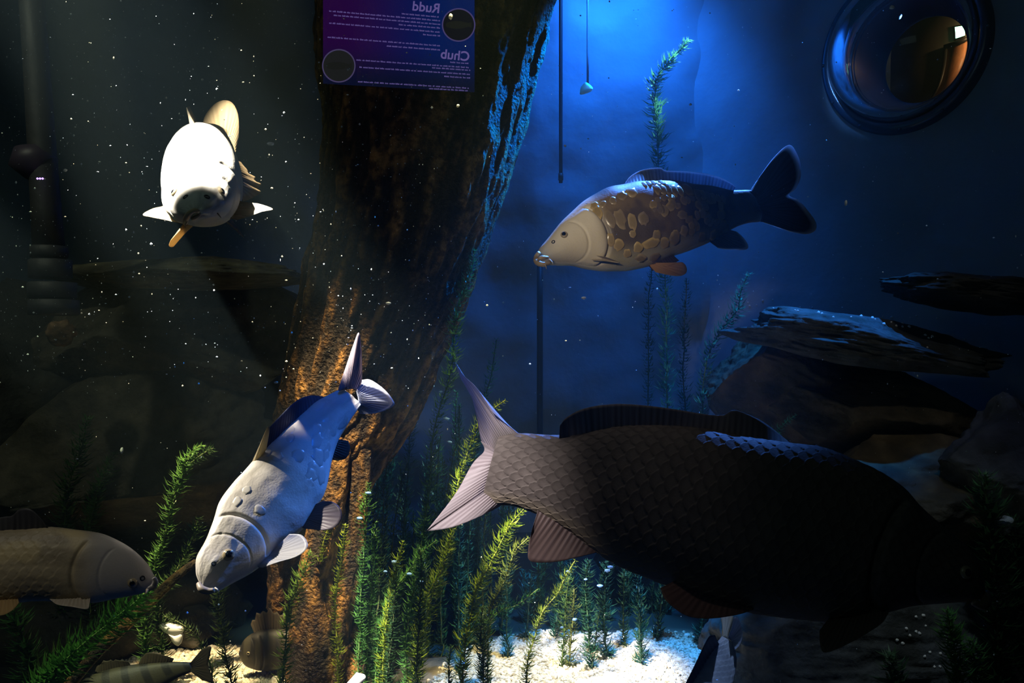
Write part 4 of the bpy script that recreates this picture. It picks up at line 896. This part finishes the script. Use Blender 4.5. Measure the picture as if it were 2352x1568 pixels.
W_ = [
 ('tall feathery green weed rising beside the trunk, tip at mid height', [(1092, 575, 2.9), (1075, 640, 2.9), (1045, 730, 2.88), (1040, 820, 2.86), (1022, 900, 2.85), (995, 990, 2.85), (985, 1120, 2.85), (960, 1300, 2.85), (930, 1480, 2.85)], 30, GR),
 ('dim teal weed just right of the tallest centre weed', [(1140, 780, 3.3), (1128, 860, 3.3), (1110, 930, 3.3), (1090, 1040, 3.3), (1080, 1200, 3.3), (1070, 1400, 3.3)], 24, TL),
 ('yellow-green weed right behind the upper tail lobe of the dark carp', [(1160, 920, 2.7), (1125, 945, 2.7), (1095, 985, 2.7), (1070, 1050, 2.7), (1050, 1120, 2.7), (1040, 1200, 2.7), (1015, 1290, 2.7), (985, 1400, 2.7), (960, 1540, 2.7)], 28, YG),
 ('bright yellow-green weed leaning right, left of the dark carp\'s anal fin', [(1205, 1165, 2.55), (1165, 1220, 2.55), (1130, 1285, 2.55), (1095, 1350, 2.55), (1080, 1420, 2.55), (1066, 1500, 2.55), (1062, 1590, 2.55)], 32, YG),
 ('olive weed branching beside the bright yellow-green one', [(1212, 1235, 2.65), (1180, 1270, 2.65), (1160, 1330, 2.65), (1130, 1390, 2.65), (1112, 1460, 2.65), (1110, 1590, 2.65)], 28, ((.20, .24, .05), (.10, .14, .03))),
 ('slender weed reaching right under the anal fin of the dark carp', [(1322, 1288, 2.6), (1300, 1325, 2.6), (1278, 1365, 2.6), (1248, 1405, 2.6), (1232, 1450, 2.6), (1215, 1510, 2.6), (1210, 1590, 2.6)], 22, ((.20, .26, .04), (.10, .16, .03))),
 ('short drooping green weed above the white gravel', [(1238, 1352, 2.7), (1212, 1370, 2.7), (1180, 1392, 2.7), (1150, 1402, 2.7), (1125, 1430, 2.7), (1120, 1560, 2.7)], 22, GR),
 ('yellow-green weed in line with the pale tail tip of the dark carp', [(1040, 1215, 2.62), (1028, 1260, 2.62), (1015, 1310, 2.62), (985, 1360, 2.62), (965, 1430, 2.62), (950, 1580, 2.62)], 26, YG),
 ('green weed slanting up from the left towards the pale tail tip', [(1000, 1240, 2.8), (965, 1275, 2.8), (925, 1330, 2.8), (890, 1390, 2.8), (870, 1470, 2.8), (862, 1590, 2.8)], 24, GR),
 ('dark green weed at the right side of the right root, first of a row', [(905, 960, 3.05), (890, 1040, 3.05), (880, 1150, 3.05), (876, 1260, 3.0), (868, 1400, 2.95), (862, 1500, 2.95)], 28, DG),
 ('murky teal weed second from the right root', [(945, 930, 3.3), (940, 1040, 3.3), (930, 1180, 3.3), (920, 1320, 3.3), (915, 1450, 3.3)], 28, ((.07, .18, .12), (.04, .10, .07))),
 ('murky green weed behind the yellow-green weeds', [(1010, 1000, 3.4), (1005, 1100, 3.4), (1000, 1250, 3.4), (1005, 1430, 3.4)], 26, ((.08, .18, .10), (.04, .10, .05))),
 ('pale teal weed behind the pale tail lobe', [(1050, 900, 3.5), (1045, 1020, 3.5), (1040, 1180, 3.5), (1045, 1400, 3.5)], 26, TL),
 ('black-green weed silhouetted over the blue-white gravel, leftmost of three', [(1035, 1480, 2.5), (1032, 1520, 2.5), (1030, 1590, 2.5)], 22, DG),
 ('black-green weed silhouetted over the gravel, middle of three', [(1108, 1395, 2.5), (1106, 1450, 2.5), (1110, 1520, 2.5), (1112, 1590, 2.5)], 24, DG),
 ('dark weed with arching leaves left of the gravel silhouettes', [(965, 1260, 2.5), (968, 1340, 2.5), (962, 1420, 2.5), (958, 1500, 2.5), (955, 1590, 2.5)], 26, DG),
 ('dark weed before the blue-lit patch right of the roots', [(912, 1300, 2.55), (905, 1380, 2.55), (900, 1460, 2.55), (890, 1590, 2.55)], 26, DG),
 ('green weed hugging the right root low down', [(862, 1200, 2.8), (858, 1290, 2.8), (850, 1390, 2.8), (845, 1480, 2.8), (838, 1590, 2.8)], 24, GR),
 ('green weed growing left of the orange root', [(712, 1270, 2.7), (690, 1330, 2.7), (665, 1400, 2.7), (655, 1480, 2.7), (650, 1590, 2.7)], 30, ((.14, .26, .04), (.08, .16, .03))),
 ('bright yellow-green weed creeping up between the two roots', [(792, 1205, 2.78), (782, 1290, 2.78), (770, 1380, 2.78), (775, 1480, 2.78), (778, 1590, 2.78)], 20, YG),
 ('green weed at the outer side of the right root, mid height', [(845, 1110, 2.75), (838, 1190, 2.75), (835, 1290, 2.75), (828, 1400, 2.75), (822, 1590, 2.75)], 24, GR),
 ('yellow-green weed before the dark weeds right of the roots', [(925, 1245, 2.6), (912, 1300, 2.6), (896, 1370, 2.6), (884, 1450, 2.6), (878, 1590, 2.6)], 22, YG),
 ('olive green weed before the gap between the two roots', [(770, 1180, 2.82), (748, 1230, 2.8), (735, 1290, 2.78)], 20, YG),
 ('olive weed directly below the diving carp\'s mouth', [(505, 1335, 2.5), (500, 1390, 2.5), (512, 1450, 2.5), (520, 1510, 2.5), (535, 1590, 2.5)], 34, ((.17, .22, .05), (.10, .14, .03))),
 ('small sprawling weed behind the white flake at lower left', [(375, 1415, 2.8), (405, 1425, 2.8), (435, 1445, 2.8), (460, 1475, 2.8), (480, 1520, 2.8)], 24, ((.12, .2, .08), (.07, .12, .05))),
 ('dim green weed with a forked tip left of the diving carp', [(462, 1022, 2.9), (432, 1048, 2.9), (412, 1100, 2.9), (395, 1160, 2.9), (378, 1230, 2.9), (350, 1310, 2.9), (330, 1400, 2.9)], 32, ((.12, .26, .06), (.06, .16, .04))),
 ('short side tip of the dim forked weed', [(490, 1028, 2.9), (465, 1042, 2.9), (440, 1062, 2.9)], 22, ((.10, .2, .08), (.06, .12, .04))),
 ('lush green weed slanting across the lower left corner', [(345, 1355, 2.45), (300, 1390, 2.42), (250, 1430, 2.4), (205, 1465, 2.38), (160, 1505, 2.36), (115, 1550, 2.35), (80, 1600, 2.35)], 62, ((.10, .32, .05), (.05, .18, .03))),
 ('very dim weed behind the left carp, tallest of the far left', [(200, 960, 3.2), (185, 1030, 3.2), (160, 1110, 3.2), (150, 1200, 3.2), (140, 1350, 3.2)], 40, ((.08, .20, .05), (.04, .10, .03))),
 ('very dim weed between the left carp and the forked weed', [(262, 1040, 3.2), (235, 1100, 3.2), (215, 1160, 3.2), (200, 1240, 3.2)], 36, ((.08, .20, .05), (.04, .10, .03))),
 ('dim green weed bunch in the extreme lower left corner', [(30, 1390, 2.6), (40, 1440, 2.6), (60, 1500, 2.6), (75, 1590, 2.6)], 50, ((.06, .18, .05), (.03, .10, .03))),
 ('dim weed beside the brown branch at lower left', [(455, 1190, 2.95), (430, 1260, 2.95), (400, 1320, 2.9), (365, 1370, 2.9)], 30, ((.08, .16, .04), (.04, .09, .03))),
 ('tall weed before the blue wall with a brightly lit turquoise top', [(1582, 92, 3.65), (1562, 118, 3.65), (1535, 142, 3.65), (1512, 175, 3.65), (1506, 215, 3.65), (1510, 290, 3.65), (1514, 400, 3.65), (1520, 520, 3.65), (1530, 680, 3.65), (1532, 900, 3.65)], 34, TL),
 ('dark upright weed beneath the mirror carp, left one', [(1498, 600, 3.8), (1490, 700, 3.8), (1488, 820, 3.8), (1490, 940, 3.8), (1495, 1200, 3.8)], 24, ((.07, .15, .08), (.04, .08, .04))),
 ('dark upright weed beneath the mirror carp, right one', [(1578, 640, 3.9), (1572, 740, 3.9), (1570, 850, 3.9), (1575, 1000, 3.9), (1580, 1250, 3.9)], 26, ((.06, .13, .07), (.04, .08, .04))),
 ('turquoise weed zigzagging down right of the tall weed', [(1718, 628, 3.35), (1702, 665, 3.35), (1692, 710, 3.35), (1668, 748, 3.35), (1640, 785, 3.35), (1622, 830, 3.35), (1615, 900, 3.35), (1612, 1100, 3.35)], 30, ((.12, .36, .24), (.05, .16, .10))),
 ('small turquoise sprig above the dark carp\'s dorsal fin', [(1826, 955, 2.9), (1806, 968, 2.9), (1790, 985, 2.9), (1775, 1030, 2.9)], 20, ((.10, .40, .18), (.05, .2, .1))),
 ('fine dim green weed below the dark carp\'s belly, leftmost', [(1352, 1285, 3.1), (1345, 1350, 3.1), (1350, 1420, 3.1), (1355, 1490, 3.1)], 30, ((.06, .20, .10), (.04, .10, .05))),
 ('fine dim green weed below the dark carp\'s belly, second from left', [(1392, 1290, 3.2), (1390, 1360, 3.2), (1388, 1440, 3.2), (1390, 1480, 3.2)], 30, ((.06, .20, .10), (.04, .10, .05))),
 ('fine yellowish weed below the dark carp\'s belly, nearest the pelvic fin', [(1436, 1305, 3.3), (1434, 1350, 3.3), (1430, 1420, 3.3), (1432, 1460, 3.3)], 24, ((.12, .22, .06), (.06, .12, .04))),
 ('dim fuzzy weed at lower right below the dark carp\'s snout', [(2175, 1400, 2.4), (2182, 1450, 2.4), (2195, 1510, 2.4), (2205, 1600, 2.4)], 46, ((.08, .22, .04), (.04, .12, .03))),
 ('dim green weed right of the fuzzy weed at lower right', [(2232, 1470, 2.45), (2240, 1530, 2.45), (2250, 1600, 2.45)], 48, ((.06, .16, .04), (.03, .09, .02))),
 ('dark tall weed beside the dark carp\'s snout', [(2262, 1090, 2.7), (2272, 1180, 2.7), (2280, 1290, 2.7), (2290, 1420, 2.7), (2300, 1590, 2.7)], 60, ((.04, .11, .04), (.02, .06, .02))),
 ('dark weed at the right edge, behind the pale blue stone', [(2330, 1190, 2.8), (2335, 1300, 2.8), (2335, 1430, 2.8), (2330, 1590, 2.8)], 56, ((.04, .11, .04), (.02, .06, .02))),
 ('low grassy weed on the bed under the pectoral fin of the dark carp', [(2045, 1500, 2.5), (2050, 1540, 2.5), (2055, 1600, 2.5)], 50, ((.07, .14, .07), (.04, .08, .03))),
]
for i, (lab, pts, w, (c1, c2)) in enumerate(W_):
    weed(lab, pts, w, c1, c2, seed=i, ground=('gap between' not in lab and 'side tip' not in lab), step=6.5, per=14, up=.4)
Rw = random.Random(31)
places = [('left of the right root', 640, 700), ('between the roots and the tail of the dark carp', 850, 985), ('under the tail of the dark carp', 985, 1130), ('between the pale tail lobe and the anal fin', 1130, 1290), ('below the belly of the dark carp', 1290, 1500)]
for k in range(52):
    wh, u0, u1 = places[1 + k % 4]; u = Rw.uniform(u0, u1); Y = Rw.uniform(3.05, 3.75); vt = Rw.uniform(930, 1250) if u < 1180 else Rw.uniform(1250, 1380)
    lean = Rw.uniform(-25, 45)
    pts = [(u + lean, vt, Y), (u + lean * .6, vt + 70, Y), (u + lean * .25, vt + 170, Y), (u, max(vt + 260, 1450), Y)]
    c1 = Rw.choice([(.07, .17, .06), (.10, .20, .05), (.05, .20, .14), (.16, .20, .05)])
    weed('murky weed in the background thicket, ' + wh, pts, Rw.uniform(22, 30), c1, tuple(x * .5 for x in c1), seed=200 + k, step=6, per=10, group='background thicket of weeds ' + wh)

# ------------------------------------------------------------------ pebbles on the rocks, white morsels, drifting flakes
def blob(name, c, r, label, cat, group, seed, m=WHITE_M, sub=2, sq=(1, 1, 1)):
    V0, F0 = ICO[sub]; V = V0 * r * np.array(sq) * (1 + .3 * vnoise(V0 * 1.8 + seed, seed))[:, None]
    o = obj(name, V, F0, m); o.location = tuple(c); return tag(o, label, cat, group)
dep = bpy.context.evaluated_depsgraph_get()
def hit(u, v):
    """where the sight line through a pixel meets a rock"""
    d = Vector(at(u, v, 1.0)) - Vector((0, 0, CAMZ)); best = None
    ok, loc, n, i, ob, m = SC.ray_cast(dep, Vector((0, 0, CAMZ)) + d * 2.6, d.normalized())
    return (np.array(loc) if ok else at(u, v, 3.3))
dep.update()
PB = [(1752, 690), (1775, 688), (1722, 702), (1718, 694), (1738, 700), (1776, 708), (1826, 712), (1838, 706), (1832, 714), (1866, 706), (1880, 718), (1888, 720), (1914, 728), (1955, 728), (1978, 726), (2004, 730), (2010, 733), (2028, 726), (2048, 728), (2047, 740), (2030, 744), (2059, 748), (2073, 742), (2073, 750), (2088, 750), (2105, 725), (2152, 730), (2125, 770), (2133, 776), (2141, 773), (2130, 798), (2215, 779)]
for i, (u, v) in enumerate(PB):
    blob('pebble', hit(u, v), random.uniform(.0035, .0065), 'tiny glinting pebble scattered along the blue-lit ledge at right', 'pebble', 'glinting pebbles on the right ledge', i)
for i, (u, v) in enumerate([(2104, 1416), (2121, 1413), (2126, 1437), (2082, 1443), (2090, 1459), (2060, 1469), (2073, 1477), (2112, 1454), (2124, 1507), (2136, 1497), (2160, 1500), (2146, 1531), (2159, 1530), (2104, 1450)]):
    blob('pebble', hit(u, v), random.uniform(.004, .006), 'tiny white pebble on the dark rock below the dark carp\'s throat', 'pebble', 'white pebbles below the dark carp', 50 + i)
def flake(pts, Y, label, th=.006, name='food_flake'):
    P = resample([at(u, v, Y) for u, v in pts + pts[:1]], 25)[:-1]; c = P.mean(0); n = len(P)
    V = np.vstack([P + [0, -th * .2, 0], P + [0, th, 0], c + [0, -th * .6, 0], c + [0, th * 1.3, 0]]); Fc = []
    for k in range(n):
        q = (k + 1) % n; Fc += [[2 * n, k, q], [2 * n + 1, n + q, n + k], [k, n + k, n + q], [k, n + q, q]]
    return tag(obj(name, V, np.array(Fc), WHITE_M, origin=c), label, 'food flake')
fl = thing('food_flake', at(392, 1455, 2.9), 'bright white T-shaped food flake at lower left', 'food flake')
for pts in ([(364, 1436), (376, 1431), (398, 1435), (418, 1442), (417, 1455), (402, 1459), (380, 1452)], [(388, 1456), (402, 1460), (417, 1456), (415, 1475), (409, 1483), (398, 1475)]):
    o = flake(pts, 2.9, None, .012); V = None; o.parent = fl; o.location = tuple(np.array(o.location) - at(392, 1455, 2.9)); o.name = 'lobe'
    del o['category']
flake([(1334, 200), (1346, 189), (1362, 203), (1352, 212), (1333, 216)], 3.2, 'pale bluish flake drifting before the upper blue wall')
flake([(818, 1545), (840, 1555), (812, 1590), (790, 1580)], 2.3, 'white flake at the bottom edge beside the roots')
for (u, v, Y, r, sq, lab) in [(1341, 684, 2.3, .0042, (1.6, 1, .8), 'small white flake drifting below the mirror carp\'s belly'), (892, 696, 2.4, .005, (1.4, 1, .7), 'small white flake before the middle of the trunk'),
    (634, 878, 2.2, .004, (1.6, 1, .7), 'tiny flake above the diving carp\'s dorsal fin'), (280, 1034, 2.2, .005, (.8, 1, 1.5), 'small flake above the dim green weeds at left'),
    (1052, 243, 2.3, .0045, (1, 1, .9), 'small bright flake right of the information panel\'s lower edge'), (1943, 466, 2.6, .006, (.6, 1, 1.5), 'pale flake adrift right of the mirror carp\'s tail'),  # the information panel here is the reflected one
    (621, 330, 2.0, .005, (1.5, 1, .8), 'small bright flake right of the white carp\'s tail'), (1035, 38, 2.3, .006, (.8, 1, 1.4), 'bright flake glinting over the upper round picture of the panel'),
    (2049, 17, 2.9, .007, (1.1, 1, .9), 'bright flake just before the bubble window'), (150, 391, 1.9, .0035, (1.2, 1, 1), 'small flake at far left above mid height'),
    (1298, 335, 2.6, .0035, (1, 1, 1.2), 'small flake left of the mirror carp\'s back'), (1586, 240, 2.6, .0035, (1.2, 1, 1), 'tiny flake right of the turquoise weed tip')]:
    blob('food_flake', at(u, v, Y), r, lab, 'food flake', None, int(u), sub=2, sq=sq)

SCRAP = mat('blue_scrap', color=(.18, .38, .9), rough=.5)  # blue lamplight put into the scraps' own colour
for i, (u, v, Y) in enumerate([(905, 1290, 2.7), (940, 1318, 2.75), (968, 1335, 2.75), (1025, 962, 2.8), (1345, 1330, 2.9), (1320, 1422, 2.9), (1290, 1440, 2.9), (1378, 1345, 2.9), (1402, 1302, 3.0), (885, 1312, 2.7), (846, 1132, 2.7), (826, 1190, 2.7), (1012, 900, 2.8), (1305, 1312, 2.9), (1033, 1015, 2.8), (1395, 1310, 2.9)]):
    blob('plant_scrap', at(u, v, Y), random.uniform(.004, .008), 'pale blue scrap caught among the water weeds around the dark carp\'s tail', 'debris', 'pale scraps caught in the weeds', 300 + i, SCRAP, sub=2, sq=(1.3, .5, .7))  # the scraps look blue from lamplight put into their colour
def specks(name, label, n, ur, vr, Yr, s0, s1, seed, pw=2.2):
    r = np.random.default_rng(seed); u = r.uniform(*ur, n); v = r.uniform(*vr, n); Y = r.uniform(*Yr, n)
    s = (s0 + (s1 - s0) * r.uniform(0, 1, n) ** (pw * 2)) * Y / F
    C = np.stack([(u - 1176) / F * Y, Y, CAMZ - (v - 784) / F * Y], 1)
    oc = np.array([[1, 0, 0], [-1, 0, 0], [0, 1, 0], [0, -1, 0], [0, 0, 1], [0, 0, -1.]]); ofc = np.array([[0, 2, 4], [2, 1, 4], [1, 3, 4], [3, 0, 4], [2, 0, 5], [1, 2, 5], [3, 1, 5], [0, 3, 5]])
    V = C[:, None] + oc[None] * s[:, None, None] * r.uniform(.5, 1.6, (n, 1, 3)); Fc = (ofc[None] + np.arange(n)[:, None, None] * 6).reshape(-1, 3)
    o = obj(name, V.reshape(-1, 3), Fc, SPECK, smooth=False); return tag(o, label, 'particles', kind='stuff')
specks('suspended_particles', 'fine white particles drifting through the whole tank', 2600, (-700, 3000), (-500, 1700), (1.3, 4.0), .7, 2.6, 5)
specks('suspended_particles', 'dense white specks adrift around the white carp at upper left', 2200, (-300, 1000), (-200, 900), (1.6, 2.9), .7, 2.4, 6)

# ------------------------------------------------------------------ water haze
HAZE = 0.012
if HAZE:
    m = bpy.data.materials.new('water_haze'); m.use_nodes = True; N = m.node_tree.nodes; L = m.node_tree.links
    for n in list(N): N.remove(n)
    out = N.new('ShaderNodeOutputMaterial'); vs = N.new('ShaderNodeVolumeScatter'); vs.inputs['Color'].default_value = (.6, .92, 1, 1)
    vs.inputs['Density'].default_value = HAZE; vs.inputs['Anisotropy'].default_value = .35
    L.new(vs.outputs[0], out.inputs['Volume'])
    V, Fc = box(0.2, 2.4, 1.65, 8.4, 6.2, 3.5)
    o = obj('water', V, Fc, m, smooth=False); tag(o, 'faintly hazy water filling the tank', kind='structure')
